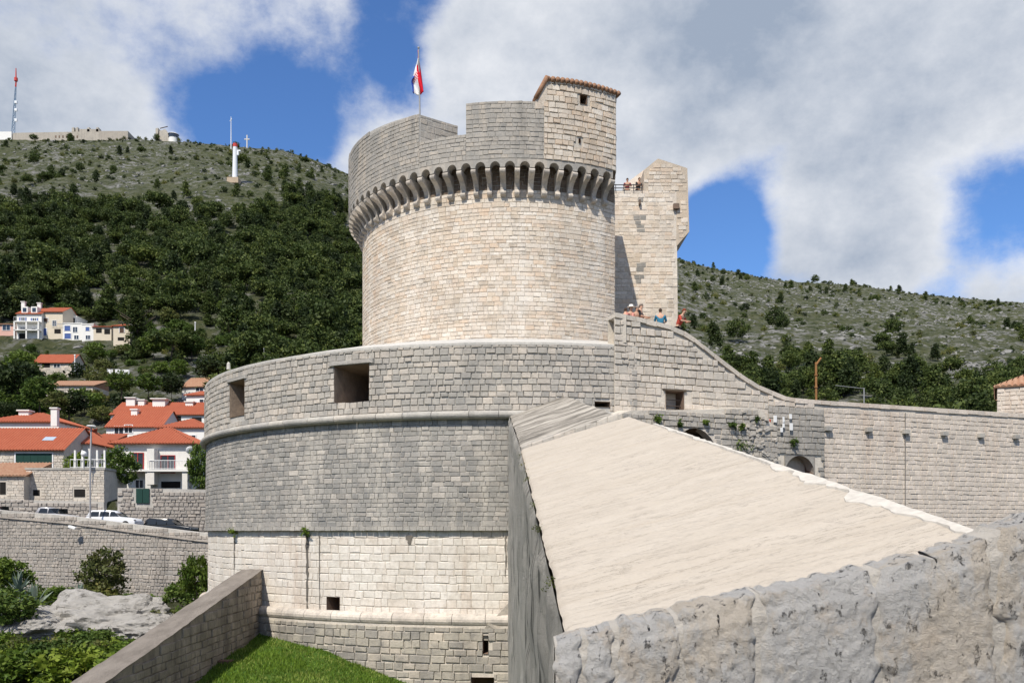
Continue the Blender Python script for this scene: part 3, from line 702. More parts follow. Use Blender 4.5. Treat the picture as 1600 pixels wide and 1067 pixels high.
def build_flag():
    base = P(656, 178, 47.5); d = 47.5; top = P(654, 75, d)
    E = empty('flagpole', base - Vector((0, 0, 1.2)), 'thin metal flagpole on top of the round tower', 'flagpole')
    m = MB(); m.tube([base - Vector((0, 0, 1.2)), base, top], [.05, .045, .03], 8); m.build('pole', plain('pole_metal', (.3, .3, .3), .5, .1), E)
    bm = bmesh.new(); bmesh.ops.create_icosphere(bm, subdivisions=1, radius=.07); me = bpy.data.meshes.new('finial'); bm.to_mesh(me); bm.free(); me.materials.append(bpy.data.materials['pole_metal']); link('finial', me, E).location = top
    # hanging cloth: folds gather toward the pole; stripes run along the fly
    t = NT('flag_cloth'); uv = t.n('ShaderNodeUVMap'); sp = t.n('ShaderNodeSeparateXYZ'); t.l(uv.outputs[0], sp.inputs[0]); U, V_ = sp.outputs[0], sp.outputs[1]
    c = t.mix(t.math('GREATER_THAN', V_, .667), t.mix(t.math('GREATER_THAN', V_, .333), (.02, .07, .42), (.8, .8, .8)), (.62, .015, .03))
    ck = t.n('ShaderNodeTexChecker'); ck.inputs['Scale'].default_value = 24; t.l(uv.outputs[0], ck.inputs['Vector']); ck.inputs[1].default_value = (.62, .015, .03, 1); ck.inputs[2].default_value = (.8, .8, .8, 1)
    inside = t.math('MULTIPLY', t.math('LESS_THAN', t.math('ABSOLUTE', t.math('SUBTRACT', U, .5)), .105), t.math('LESS_THAN', t.math('ABSOLUTE', t.math('SUBTRACT', V_, .5)), .2))
    c = t.mix(inside, c, ck.outputs[0]); fm = t.done(c, .8, .1)
    nu, nv = 30, 14; V = []; uvs = []; L_ = 2.9
    for i in range(nu + 1):
        for j in range(nv + 1):
            s, q = i / nu, j / nv                     # s along the fly, q down the hoist (0 = top, red)
            drop = s * L_ * .80; hoist = q * 1.25
            x = -(.035 + .46 * math.sin(min(1, s * 1.5) * PI * .62) * q ** .8 * (1 - .62 * s)) + .16 * s * math.sin(q * 5 + 1) + .18 * s * (1 - q)
            y = .16 * math.sin(q * 9 + s * 4) * (.25 + s)
            z = -(drop * (1 - .12 * q) + hoist * (1 - s * .78)) + .0
            V.append(top + Vector((x, y, z - .12))); uvs.append((s, 1 - q))
    Fc = [(i * (nv + 1) + j, (i + 1) * (nv + 1) + j, (i + 1) * (nv + 1) + j + 1, i * (nv + 1) + j + 1) for i in range(nu) for j in range(nv)]
    o = mesh('flag', V, Fc, fm, None, True); ul = o.data.uv_layers.new(name='UVMap')
    for lp in o.data.loops: ul.data[lp.index].uv = uvs[lp.vertex_index]
    o.modifiers.new('t', 'SOLIDIFY').thickness = .01
    tag(o, 'red white and blue flag with a checkered shield hanging limp from its pole', 'flag')
build_flag()

# long wall on the right with the stair parapet
aj, tj = on_circle(988, RB)
_k = (988 - CX) / F; _d1 = tj / (1 - .126 * (((450 / F) - _k) / ((800 / F * 1.126 - 450 / F) - .126 * _k)))
P1, P2 = Vector((450 / F * _d1, _d1)), Vector((800 / F * 1.126 * _d1, 1.126 * _d1))
WL = Plane((0, P1.y - P1.x * (P2.y - P1.y) / (P2.x - P1.x)), P2 - P1)
def build_right_wall():
    top = [WL.uv(*p) for p in ((960, 489), (985, 494), (1030, 505), (1060, 513), (1085, 529), (1120, 557), (1160, 587), (1192, 607), (1205, 611), (1232, 622), (1290, 627), (1400, 634), (1500, 641), (1600, 648), (1900, 668))]
    TU, TZ = [p[0] for p in top], [p[1] for p in top]; tz = lambda u: float(np.interp(u, TU, TZ))
    T = empty('rampart_wall', (*WL(TU[6], 0)[0].xy, -9.5), 'long pale stone rampart with a stair parapet climbing to the tower', 'wall')
    H = []
    for x0, x1, y0, y1, d in ((1040, 1068, 610, 640, 1.6), (1226, 1272, 711, 741, 2.2)):
        u0, v1 = WL.uv(x0, y0); u1, v0 = WL.uv(x1, y1); H.append((u0, u1, v0, v1, d))
    zm = max(h[3] for h in H) + .02
    us = np.unique(np.concatenate([np.linspace(TU[0], TU[-1], 60), TU])).tolist()
    core(WL, us, [-9.5, -1, zm], H, M['mortar'], T, off=.012)
    m = MB()
    for a, b in zip(us[:-1], us[1:]):
        A, B = WL(a, 0)[0] - WL.n * .04, WL(b, 0)[0] - WL.n * .04; bk = -WL.n * .55; up = lambda p, z: Vector((p.x, p.y, z))
        m.add([up(A, zm), up(B, zm), up(B, tz(b)), up(A, tz(a)), up(A + bk, tz(a)), up(B + bk, tz(b)), up(B + bk, zm - 4), up(A + bk, zm - 4)], [(0, 1, 2, 3), (3, 2, 5, 4), (4, 5, 6, 7)])
    m.build('wall_top', M['mortar'], T)
    u9, uN, u12 = WL.uv(988, 600)[0], WL.uv(1200, 600)[0], WL.uv(1288, 600)[0]
    mask = lambda a, b, c, d: d < min(tz(a), tz(c)) - .12 and not any(a < q[1] and c > q[0] and b < q[3] and d > q[2] for q in H)
    st = Stones(); zl = WL.uv(1100, 641)[1]
    zs = WL.uv(1080, 578)[1]
    st.lay(WL, TU[0], uN, zs, 11, .25, (.2, .46), M['rubble'], mask, .05, .025, .3)
    st.lay(WL, TU[0], uN, zl - .3, zs, .27, (.22, .55), M['rubble'], mask, .03, .016, .25)
    # arched recess: stones leave the arch free
    au, av = (H[1][0] + H[1][1]) / 2, H[1][2]; ar = (H[1][1] - H[1][0]) / 2
    st.lay(WL, uN, u12, -3, WL.uv(1240, 636)[1], .24, (.2, .45), M['niche'], mask, .05, .018, .3)
    st.lay(WL, uN, u12 + .01, WL.uv(1240, 636)[1], 11, .27, (.3, .6), M['pinkwall'], mask, .05, .018)
    st.lay(WL, u12, TU[-1], -3.2, 11, .22, (.2, .48), M['pinkwall'], mask, .022, .012, .2)
    st.emit(T)
    for j in (-1, 1):                    # spandrels turn the opening into an arch
        m = MB(); pts = [(au + j * ar * 1.02, av), (au + j * ar * 1.02, av + (H[1][3] - av) * 1.01), (au, av + (H[1][3] - av) * 1.01)] + [(au + j * ar * math.sin(PI / 2 * i / 8), av + (H[1][3] - av) * math.cos(PI / 2 * i / 8)) for i in range(1, 9)]
        m.extr([WL(u, v)[0] + WL.n * .03 for u, v in pts], -WL.n * .5); m.build('arch_spandrel', M['niche'], T)
    # coping stones along the sloping and level top
    u = TU[0]
    while u < TU[-1] - .6:
        L_ = rnd.uniform(.45, .8); a, b = WL(u + .01, tz(u))[0], WL(u + L_ - .01, tz(u + L_))[0]; t = (b - a); k = Vector((0, 0, 1))
        m = MB(); hgt = .17 + rnd.uniform(-.02, .03); pr = .05 + rnd.uniform(-.015, .02)
        m.extr([a + WL.n * pr - k * hgt, b + WL.n * pr - k * hgt, b + WL.n * pr + k * .02, a + WL.n * pr + k * .02], -WL.n * (.62 + pr)); m.build('coping_stone', M['pinkwall'] if u > uN else M['rubble'], T); u += L_
    for px, py in ((1292, 670), (1355, 672), (1413, 675), (1473, 678), (1530, 681), (1585, 683), (1640, 686)):    # projecting stubs
        u, v = WL.uv(px, py); m = MB(); p = WL(u, v)[0]
        a = [p + WL.t * x + Vector((0, 0, z)) for x, z in ((-.17, -.1), (.17, -.1), (.17, .12), (-.17, .12))]; m.extr(a, WL.n * .2); m.build('stub_stone', M['ashlar'], T, bevel=.02)
    # drain crack: a thin pipe
    u, v = WL.uv(1413, 645); m = MB(); m.tube([WL(u, v)[0] + WL.n * .06, WL(u, -3)[0] + WL.n * .06], .022, 6); m.build('drain_pipe', plain('dull_pipe', (.16, .15, .14), .7, .2), T)
    # window bars
    q = H[0]; bar = plain('rusty_bar', (.08, .06, .05), .8, .2)
    for z in (.35, .7):
        m = MB(); m.tube([WL(q[0], q[2] + (q[3] - q[2]) * (z - .15))[0] - WL.n * .2, WL(q[1], q[2] + (q[3] - q[2]) * (z - .15))[0] - WL.n * .2], .02, 6); m.build('window_bar', bar, T)
    m = MB(); a = [WL(q[0] - .12, q[3])[0], WL(q[1] + .12, q[3])[0], WL(q[1] + .12, q[3] + .07)[0], WL(q[0] - .12, q[3] + .07)[0]]; m.extr([p + WL.n * .07 for p in a], -WL.n * .4); m.build('lintel', M['bark'], T)
    # return wall from the parapet end back to the tower
    A = WL(TU[0], 0)[0]; m = MB(); m.prism([(A.x, A.y + .1), (A.x + .5, A.y + .1), (6.3, 47.5), (5.3, 46.5)], Z_TOP + .2, TZ[0] - .05); m.build('return_wall', M['rubble'], T)
    for i in range(12):                  # landing, then steps going down behind the parapet
        ua = TU[0] + .75 if i == 0 else TU[4] - .1 + (i - 1) * .34; ub = TU[4] - .1 + i * .34
        p, q_ = WL(ua, 0)[0] - WL.n * .6, WL(ub, 0)[0] - WL.n * .6; m = MB(); bk = -WL.n * 2.4
        m.prism([(p.x, p.y), (q_.x, q_.y), ((q_ + bk).x, (q_ + bk).y), ((p + bk).x, (p + bk).y)], 3, 8.0 - .2 * i); m.build('stair_step', M['concrete'], T)
    # walkway behind the level parapet
    m = MB(); a, b = WL(TU[8], 0)[0] - WL.n * .6, WL(TU[-1], 0)[0] - WL.n * .6; m.prism([(a.x, a.y), (b.x, b.y), (b.x - 1, b.y + 3), (a.x - 1, a.y + 3)], 3.5, 5.2); m.build('walkway', M['concrete'], T)
    # older projecting wall in front, with a ruined end
    E = empty('ruined_wall', (*WL(u9 + 2, 0)[0].xy, -9), 'rough grey projecting wall with a ruined broken end and vault', 'wall')
    OF = 1.0; W2 = Plane((WL.o + WL.n * OF).xy, WL.t.xy); pts = [W2.uv(*p) for p in ((955, 652), (985, 641), (1090, 640), (1180, 636), (1192, 640), (1200, 655), (1207, 662), (1214, 665))]
    U2, Z2 = [p[0] for p in pts], [p[1] for p in pts]; t2 = lambda u: float(np.interp(u, U2, Z2))
    hu0, hv = W2.uv(1040, 706); hu1, _ = W2.uv(1130, 706); hz = W2.uv(1075, 668)[1]
    hh = [(hu0, hu1, -3.0, hz, 2.0)]
    u2 = np.linspace(U2[0], U2[-1], 40).tolist(); m = MB()
    core(W2, u2, [-9, -3, hz + .02], [(hu0, hu1, -3.0, hz, .95)], M['mortar'], E, off=.012, shrink=.96)
    zb = hz + .02
    for a, b in zip(u2[:-1], u2[1:]):
        A, B = W2(a, 0)[0] - W2.n * .04, W2(b, 0)[0] - W2.n * .04; up = lambda p, z: Vector((p.x, p.y, z)); bk = -W2.n * (OF - .02)
        m.add([up(A, zb), up(B, zb), up(B, t2(b)), up(A, t2(a)), up(A + bk, t2(a) + .12), up(B + bk, t2(b) + .12)], [(0, 1, 2, 3), (3, 2, 5, 4)])
    B = W2(U2[-1], 0)[0]; m.add([(B.x, B.y, -9), (B.x - W2.n.x * OF, B.y - W2.n.y * OF, -9), (B.x - W2.n.x * OF, B.y - W2.n.y * OF, t2(U2[-1]) + .1), (B.x, B.y, t2(U2[-1]))], [(0, 1, 2, 3)])
    m.build('wall_core', M['mortar'], E)
    hc, hr = (hu0 + hu1) / 2, (hu1 - hu0) / 2
    for j in (-1, 1):
        m_ = MB(); q_ = [(hc + j * hr * 1.02, 1.6), (hc + j * hr * 1.02, hz + .01), (hc, hz + .01)] + [(hc + j * hr * math.sin(PI / 2 * i / 8), 2. + (hz - 2.) * math.cos(PI / 2 * i / 8)) for i in range(1, 9)]
        m_.extr([W2(u, v)[0] + W2.n * .012 for u, v in q_], -W2.n * .5); m_.build('vault_spandrel', M['rubble'], E)
    inarch = lambda u, v: v < 2.0 + (hz - 2.0) * math.sqrt(max(0, 1 - ((u - hc) / hr) ** 2)) and abs(u - hc) < hr
    mk2 = lambda a, b, c, d: d < min(t2(a), t2(c)) + .02 and not inarch((a + c) / 2, b)
    s2 = Stones(); s2.lay(W2, U2[0], U2[-1], -3, 7, .22, (.16, .42), M['oldwall'], mk2, .05, .018, .35)
    for k in range(45):                  # loose rubble of the broken end
        px, py = rnd.uniform(1160, 1212), rnd.uniform(642, 722); u, v = W2.uv(px, py)
        if v > t2(u) - .05: continue
        p, t, kk, n = W2(u, v); a = rnd.uniform(-.5, .5); tt = t * math.cos(a) + kk * math.sin(a); k2 = kk * math.cos(a) - t * math.sin(a)
        s2.put(p, tt, k2, n, rnd.uniform(.12, .32), rnd.uniform(.08, .2), rnd.uniform(.05, .13), M['oldwall'])
    s2.emit(E)
    g = np.random.default_rng(3)
    for px, py, s in ((1155, 698, .3), (1143, 665, .15), (1158, 668, .14), (1100, 660, .1), (1025, 655, .12), (1180, 655, .1), (1237, 692, .15), (1060, 663, .1)):
        u, v = W2.uv(px, py) if px < 1215 else WL.uv(px, py); p = (W2 if px < 1215 else WL)(u, v)[0] + WL.n * .1
        c = np.array([p]) + g.normal(0, s * .5, (16, 3)); link('wall_plant', leaf_mesh('wall_plant', *leaf_arrays(c, .05, 14, np.full(16, s * .35), g), M['leaf_green']), E)
    # white plaques and a red post in the recess
    for i, (px, py, w_, h_) in enumerate(((1208, 655, .08, .15), (1232, 651, .06, .11), (1221, 656, .04, .12), (1221, 665, .05, .1), (1233, 667, .08, .16), (1218, 672, .06, .1))):
        u, v = WL.uv(px, py); m = MB(); p = WL(u, v)[0] + WL.n * .12; m.extr([p + WL.t * x + Vector((0, 0, z)) for x, z in ((-w_, -h_), (w_, -h_), (w_, h_), (-w_, h_))], WL.n * .04)
        o = m.build('wall_plaque', plain('plaque_white', (.75, .75, .74), .5, .05) if 'plaque_white' not in bpy.data.materials else bpy.data.materials['plaque_white'])
        tag(o, ('tall', 'upper right', 'narrow middle', 'small central', 'lower right', 'lowest')[i] + ' white plaque on the grey wall above the right arch', 'plaque', 'white plaques above the arch')
    m = MB(); m.tube([P(1203, 692, WL(WL.uv(1203, 692)[0], 0)[0].y - .25), P(1203, 655, WL(WL.uv(1203, 655)[0], 0)[0].y - .25)], .045, 8)
    tag(m.build('red_post', plain('rust_red', (.35, .06, .03), .7, .2)), 'thin rusty red post beside the broken wall end', 'post')
build_right_wall()

def build_turret():
    d = 61.0; T = empty('side_turret', P(1005, 560, d), 'pale stone side turret with a gabled top and overhanging corner', 'turret')
    def face(pts, dep, thick, nm, mat): m = MB(); m.extr([P(x, y, dep) for x, y in pts], (0, thick, 0)); return m.build(nm, mat, T)
    S = lambda dd: (lambda u, v: (Vector((u, dd, v)), Vector((1, 0, 0)), Vector((0, 0, 1)), Vector((0, -1, 0))))
    face([(940, 600), (1060, 600), (1057, 298), (940, 298)], d, .45, 'wall_core', M['tower'])
    face([(940, 600), (1060, 600), (1057, 312), (940, 312)], d + .46, 4, 'platform', M['mortar'])
    up = [(985, 298), (1057, 385), (1060, 380), (1068, 372), (1077, 362), (1076, 340), (1074, 263), (1028, 248), (985, 280)]
    face([(1006, 299), (1057, 299), (1057, 385), (1062, 379), (1077, 362), (1074, 263), (1028, 248), (1006, 266)], d - .012, 4, 'gable_core', M['hut'])
    face([(975, 320), (1007, 320), (1007, 265), (975, 289)], d + 1.9, 2, 'gable_wing', M['hut'])
    st = Stones()
    def inpoly(x, z, poly):
        c = False; n = len(poly)
        for i in range(n):
            (x1, y1), (x2, y2) = poly[i], poly[i - 1]
            if (y1 > z) != (y2 > z) and x < (x2 - x1) * (z - y1) / (y2 - y1) + x1: c = not c
        return c
    g1 = [(P(x, y, d).x, P(x, y, d).z) for x, y in ((940, 600), (1060, 600), (1057, 298), (940, 298))]
    g2 = [(P(x, y, d).x, P(x, y, d).z) for x, y in ((1006, 299), (1057, 299), (1057, 386), (1063, 379), (1077, 362), (1074, 263), (1028, 248), (1006, 266))]
    stain = stone('turret_stained', [(.25, .24, .22), (.33, .31, .28)], (.15, .15, .14), .6)
    pick = lambda p: stain if abs(CX + p.x / p.y * F - 1000) < 5.5 and 312 < HY - p.z / p.y * F < 440 and rnd.random() < .8 else M['tower']
    cr = lambda poly: (lambda a, b, c, e: all(inpoly(x, z, poly) for x in (a + .02, c - .02) for z in (b + .02, e - .02)))
    st.lay(S(d), g1[0][0], g1[1][0], g1[0][1], g1[2][1], .28, (.3, .66), pick, cr(g1), .025, .012, .22)
    st.lay(S(d - .012), P(985, 0, d).x, P(1080, 0, d).x, P(0, 386, d).z, P(0, 247, d).z, .28, (.3, .6), M['hut'], cr(g2), .03, .014, .25)
    st.emit(T)
    for x0, x1, y0, y1 in ((998, 1001, 313, 320), (1052, 1061, 319, 327)):
        p = P((x0 + x1) / 2, (y0 + y1) / 2, d - .1); m = MB(); m.box(p, ((x1 - x0) / F * d, .3, (y1 - y0) / F * d)); m.build('drain_stone' if x0 > 1010 else 'slit', M['dark'], T)
    m = MB()
    for k in range(2): m.tube([P(960, 289 + 5 * k, d - .1), P(1004, 289 + 5 * k, d - .1)], .03, 6)
    for px in (962, 975, 990, 1003): m.tube([P(px, 299, d - .1), P(px, 288, d - .1)], .025, 6)
    m.build('railing', plain('dark_rail', (.04, .04, .045), .5, .1), T)
build_turret()

# ------------------------------------------------------------------ foreground curtain wall with its sloping coping
def build_front_wall():
    T = empty('curtain_wall', (2, 16, -9.5), 'near curtain wall with a broad pale sloping stone top leading to the bastion', 'wall')
    t = NT('pale_sloping_limestone')
    st_ = (.35, 1.6, .35)
    c = t.ramp(t.noise(.9, 9, .68, st_), [(.36, .31, .25), (.44, .39, .325), (.48, .43, .365), (.52, .475, .41)])
    c = t.mix(t.math('MULTIPLY', t.rng(t.noise(1.1, 8, .7, (.3, 2.2, .3), off=(4, 1, 3)), .5, .7), .3), c, (.36, .295, .22))
    cr = t.noise(1.5, 9, .72, (.6, 3.2, .6), off=(2, 7, 1)); crk = t.rng(t.math('ABSOLUTE', t.math('SUBTRACT', cr, .5)), 0, .006, 1, 0)
    c = t.mix(t.math('MULTIPLY', crk, t.rng(t.noise(.7, 4, .6), .42, .58, 0, .85)), c, (.17, .145, .115))
    c = t.mix(t.rng(t.noise(.35, 6, .7, off=(6, 2, 2)), .5, .68, 0, .35), c, (.40, .35, .29))
    c = t.mix(t.rng(t.noise(30, 6, .7), .62, .72, 0, .5), c, (.22, .2, .175))
    c = t.mix(.55, c, t.ramp(t.noise(22, 8, .75), [(.6, .6, .6), (1, 1, 1), (1.25, 1.25, 1.25)]), 'MULTIPLY')
    t.bump(t.math('ADD', t.noise(16, 9, .72, (.8, 1.2, .8)), t.math('MULTIPLY', crk, -.5)), .55, .03)
    pale = t.done(c, .92, .15)
    def sheet(corners, nu, nv, amp, name, mat, rag=.05):
        A, B, Cc, D = corners           # A near-left, B near-right, Cc far-right, D far-left
        V = []
        for i in range(nv + 1):
            for j in range(nu + 1):
                s, q = j / nu, i / nv; p = (A * (1 - s) + B * s) * (1 - q) + (D * (1 - s) + Cc * s) * q
                n_ = (fbm(p.x * 1.1 + 3, p.y * .8, 0, 5) - .48) * amp + (fbm(p.x * 5, p.y * 5, 2, 3) - .45) * amp * .3
                e = rag * (fbm(p.y * 2.2, s * 7, 5, 4) - .3) if j in (0, nu) else 0
                V.append(p + Vector((e if j == 0 else -e, 0, n_ - (.03 if j in (0, nu) else 0))))
        f = [(i * (nu + 1) + j, i * (nu + 1) + j + 1, (i + 1) * (nu + 1) + j + 1, (i + 1) * (nu + 1) + j) for i in range(nv) for j in range(nu)]
        return mesh(name, V, f, mat, T, True)
    dn, df = 6.55, 23.5
    A, B, Cc, D = P(888, 1003, dn), P(1545, 842, dn * .985), P(985, 650, df), P(814, 702, df)
    sheet((A, B, Cc, D), 70, 220, .05, 'sloping_top', pale)
    # far section of the top, weathered in long dark streaks
    t = NT('streaked_limestone'); c = t.ramp(t.rng(t.noise(1.3, 9, .75, (.22, 1.5, .5)), .3, .7), [(.10, .092, .08), (.24, .22, .19), (.42, .385, .335), (.56, .52, .455)])
    t.bump(t.noise(3, 9, .7, (.25, 1.6, .5)), .9, .15); streaked = t.done(c, .95, .1)
    E_ = [P(814, 700, df + .05), P(966, 648, df + .05), P(882, 617, 37.2), P(796, 648, 36.8)]
    sheet(E_, 30, 90, .12, 'weathered_top', streaked)
    # outer face, seen at a grazing angle, and the solid inside
    t = NT('grazing_face'); c = t.ramp(t.noise(1.1, 9, .72, (1, 1.2, .5)), [(.22, .21, .19), (.42, .40, .365), (.58, .55, .50), (.64, .61, .56)]); c = t.mix(t.rng(t.noise(1.0, 9, .75, (1, 1.4, .07)), .53, .62, 0, .85), c, (.09, .088, .082)); t.bump(t.noise(3, 10, .78), 1, .25); facem = t.done(c, .95, .1)
    V = []; rows = 34; cols = 120
    for i in range(rows + 1):
        for j in range(cols + 1):
            q = j / cols; p = (A * (1 - q / .56) + D * (q / .56)) if q < .56 else (E_[0] * (1 - (q - .56) / .44) + E_[3] * ((q - .56) / .44))
            z = p.z - .02 - (p.z + 9.5) * (i / rows) ** 1.3
            bl = (fbm(p.y * 1.3, z * 1.6, 4, 4) - .48) * .22
            V.append((p.x - .015 + bl * (0 if i == 0 else 1) - .03 * (i > 0), p.y, z))
    f = [(i * (cols + 1) + j, i * (cols + 1) + j + 1, (i + 1) * (cols + 1) + j + 1, (i + 1) * (cols + 1) + j) for i in range(rows) for j in range(cols)]
    mesh('outer_face', V, f, facem, T, True)
    m = MB(); lo = lambda p: Vector((p.x, p.y, -9.5))
    for a, b in ((B, Cc), (E_[1], E_[2]), (E_[2], E_[3]), (Cc, D)):
        m.add([a - Vector((0, 0, .05)), b - Vector((0, 0, .05)), lo(b), lo(a)], [(0, 1, 2, 3)])
    m.build('inner_face', M['pinkwall'], T)
    # bright ragged mortar rim along the right edge
    V = []; nr = 160
    for i in range(nr + 1):
        q = i / nr * .8; p = B * (1 - q) + Cc * q; wd = max(.012, (fbm(q * 40, 3, 1, 5) - .30) * .42 * (1 if q < .3 else .4)); hz = .012 + .03 * vnoise(q * 90, 2)
        zz = -wd * .29; V += [p + Vector((-wd, 0, zz - .03)), p + Vector((-wd + .01, 0, zz + .012 + hz * .3)), p + Vector((.02 + .05 * vnoise(q * 80, 7), 0, .012 + hz * .4)), p + Vector((.06, 0, -.4))]
    mesh('mortar_rim', V, [(4 * i + j, 4 * i + 1 + j, 4 * i + 5 + j, 4 * i + 4 + j) for i in range(nr) for j in range(3)], plain('fresh_mortar', (.50, .47, .42), .95, .3, 9), T)
    m = MB()
    for i in range(9):                   # pale kerb stones between both sections
        q = i / 9; a, b = E_[0] * (1 - q) + E_[1] * q, E_[0] * (1 - q - .112) + E_[1] * (q + .112); m = MB()
        m.extr([a + Vector((0, 0, .03)), b + Vector((0, 0, .03 + rnd.uniform(-.02, .03))), b - Vector((0, 0, .3)), a - Vector((0, 0, .3))], (0, .5 + rnd.uniform(-.12, .12), .06)); m.build('kerb_stone', M['parapet'], T, bevel=.02)
    # near end: big pitted blocks set in pale mortar
    t = NT('pitted_block')
    n1 = t.noise(5, 10, .72); pit = t.rng(t.noise(11, 9, .75, (1, 1, .6)), .42, .36)
    c = t.ramp(n1, [(.33, .322, .31), (.50, .49, .47), (.60, .585, .56), (.70, .68, .64)])
    c = t.mix(t.rng(t.noise(1.1, 8, .7, (1, 1, .5), off=(1, 5, 2)), .52, .62), c, t.ramp(n1, [(.36, .31, .25), (.54, .48, .40), (.64, .58, .50), (.7, .66, .6)]))
    c = t.mix(t.rng(t.noise(1.8, 7, .7, off=(3, 3, 9)), .55, .66, 0, .7), c, (.55, .47, .38)); c = t.mix(t.math('MULTIPLY', pit, .75), c, (.09, .087, .082))
    t.bump(t.math('SUBTRACT', t.noise(16, 12, .8), t.math('MULTIPLY', pit, 1.1)), 1, .07); block = t.done(c, .95, .12)
    t = NT('rough_pale_mortar'); t.bump(t.noise(24, 8, .75), 1, .04); mort = t.done(t.ramp(t.noise(6, 8, .7), [(.36, .33, .285), (.48, .45, .405), (.56, .53, .48)]), .95, .1)
    dk = 6.3
    tp = lambda px: float(np.interp(px, [866, 890, 1060, 1180, 1340, 1420, 1550, 1600, 1900], [1006, 1000, 957, 932, 900, 880, 842, 818, 740]))
    edges = [867, 910, 962, 1064, 1188, 1372, 1556, 1706, 1900]; GAP = 5
    def surf(px, q, seed):                # shared rough face: broken top edge, pits, ledges
        top_ = P(px, tp(px), dk); x = px * .0045
        n1 = (fbm(x * 2.2, q * 2.2, 1.3, 4) - .48) * .10; n2 = abs(float(fbm(x * 13, q * 12, 4.1, 3)) - .44) * .05; n3 = (vnoise(x * 60, q * 52, 2.2) - .5) * .015
        rag = (fbm(x * 12, .3, 7, 4) - .48) * .10 * max(0, 1 - q * 4)
        rnd_ = .16 * max(0, .12 - q) ** .5
        return top_ + Vector((0, float(n1 + n2 + n3) + rnd_ , float(rag) - q * 1.15))
    def strip(x0, x1, nx, nz, out, nm, mat, shrink):
        V = []
        for i in range(nz + 1):
            for j in range(nx + 1):
                s_, q = j / nx, i / nz; wob = (fbm(q * 7, x0 * .1 + (5 if s_ > .5 else 0), 3, 4) - .48) * 40
                px = x0 + (x1 - x0) * s_ + wob * shrink; ed = min(s_, 1 - s_) * (x1 - x0) / 14
                V.append(surf(px, q, x0) + Vector((0, -out * min(1, ed) ** .6, 0)))
        k = nx + 1
        for j in range(nx + 1): V.append(Vector(V[j]) + Vector((0, .30, .035)))
        f = [(i * k + j, i * k + j + 1, (i + 1) * k + j + 1, (i + 1) * k + j) for i in range(nz) for j in range(nx)] + [((nz + 1) * k + j, (nz + 1) * k + j + 1, j + 1, j) for j in range(nx)]
        return mesh(nm, V, f, mat, T, True)
    strip(868, 1890, 220, 40, 0, 'mortar_bed', mort, 0)
    for x0, x1 in zip(edges[:-1], edges[1:]): strip(x0 + GAP, x1 - GAP, max(14, int((x1 - x0) / 2.4)), 60, .042, 'end_block', block, 1)
    m = MB(); m.extr([P(866, 1012, dk + .25), P(866, 1700, dk + .25), P(1900, 1700, dk + .25), P(1900, 760, dk + .25)], (0, .1, 0)); m.build('wall_core', M['mortar'], T)
    m = MB(); m.add([P(866, 1008, dk + .06), P(868, 1012, A.y + .1), P(868, 1400, A.y + .1), P(866, 1700, dk + .06)], [(0, 1, 2, 3)]); m.build('end_return', M['mortar'], T)
    # plants on the outer edge
    g = np.random.default_rng(8)
    for q in (.12, .3, .42, .62, .7, .8, .95):
        p = A * (1 - q) + D * q; c_ = np.array([p + Vector((-.02, 0, -.05))]) + g.normal(0, .03, (6, 3)); link('edge_plant', leaf_mesh('edge_plant', *leaf_arrays(c_, .012, 14, np.full(6, .025), g), M['leaf_olive']), T)
    # the platform the viewer stands on
    m = MB(); m.prism([(-5, -8), (9, -8), (9, 1.2), (-5, 1.2)], -9.5, -1.66); tag(m.build('wall_walk', M['pinkwall']), 'stone wall walk beneath the viewer', None, None, 'structure')
build_front_wall()
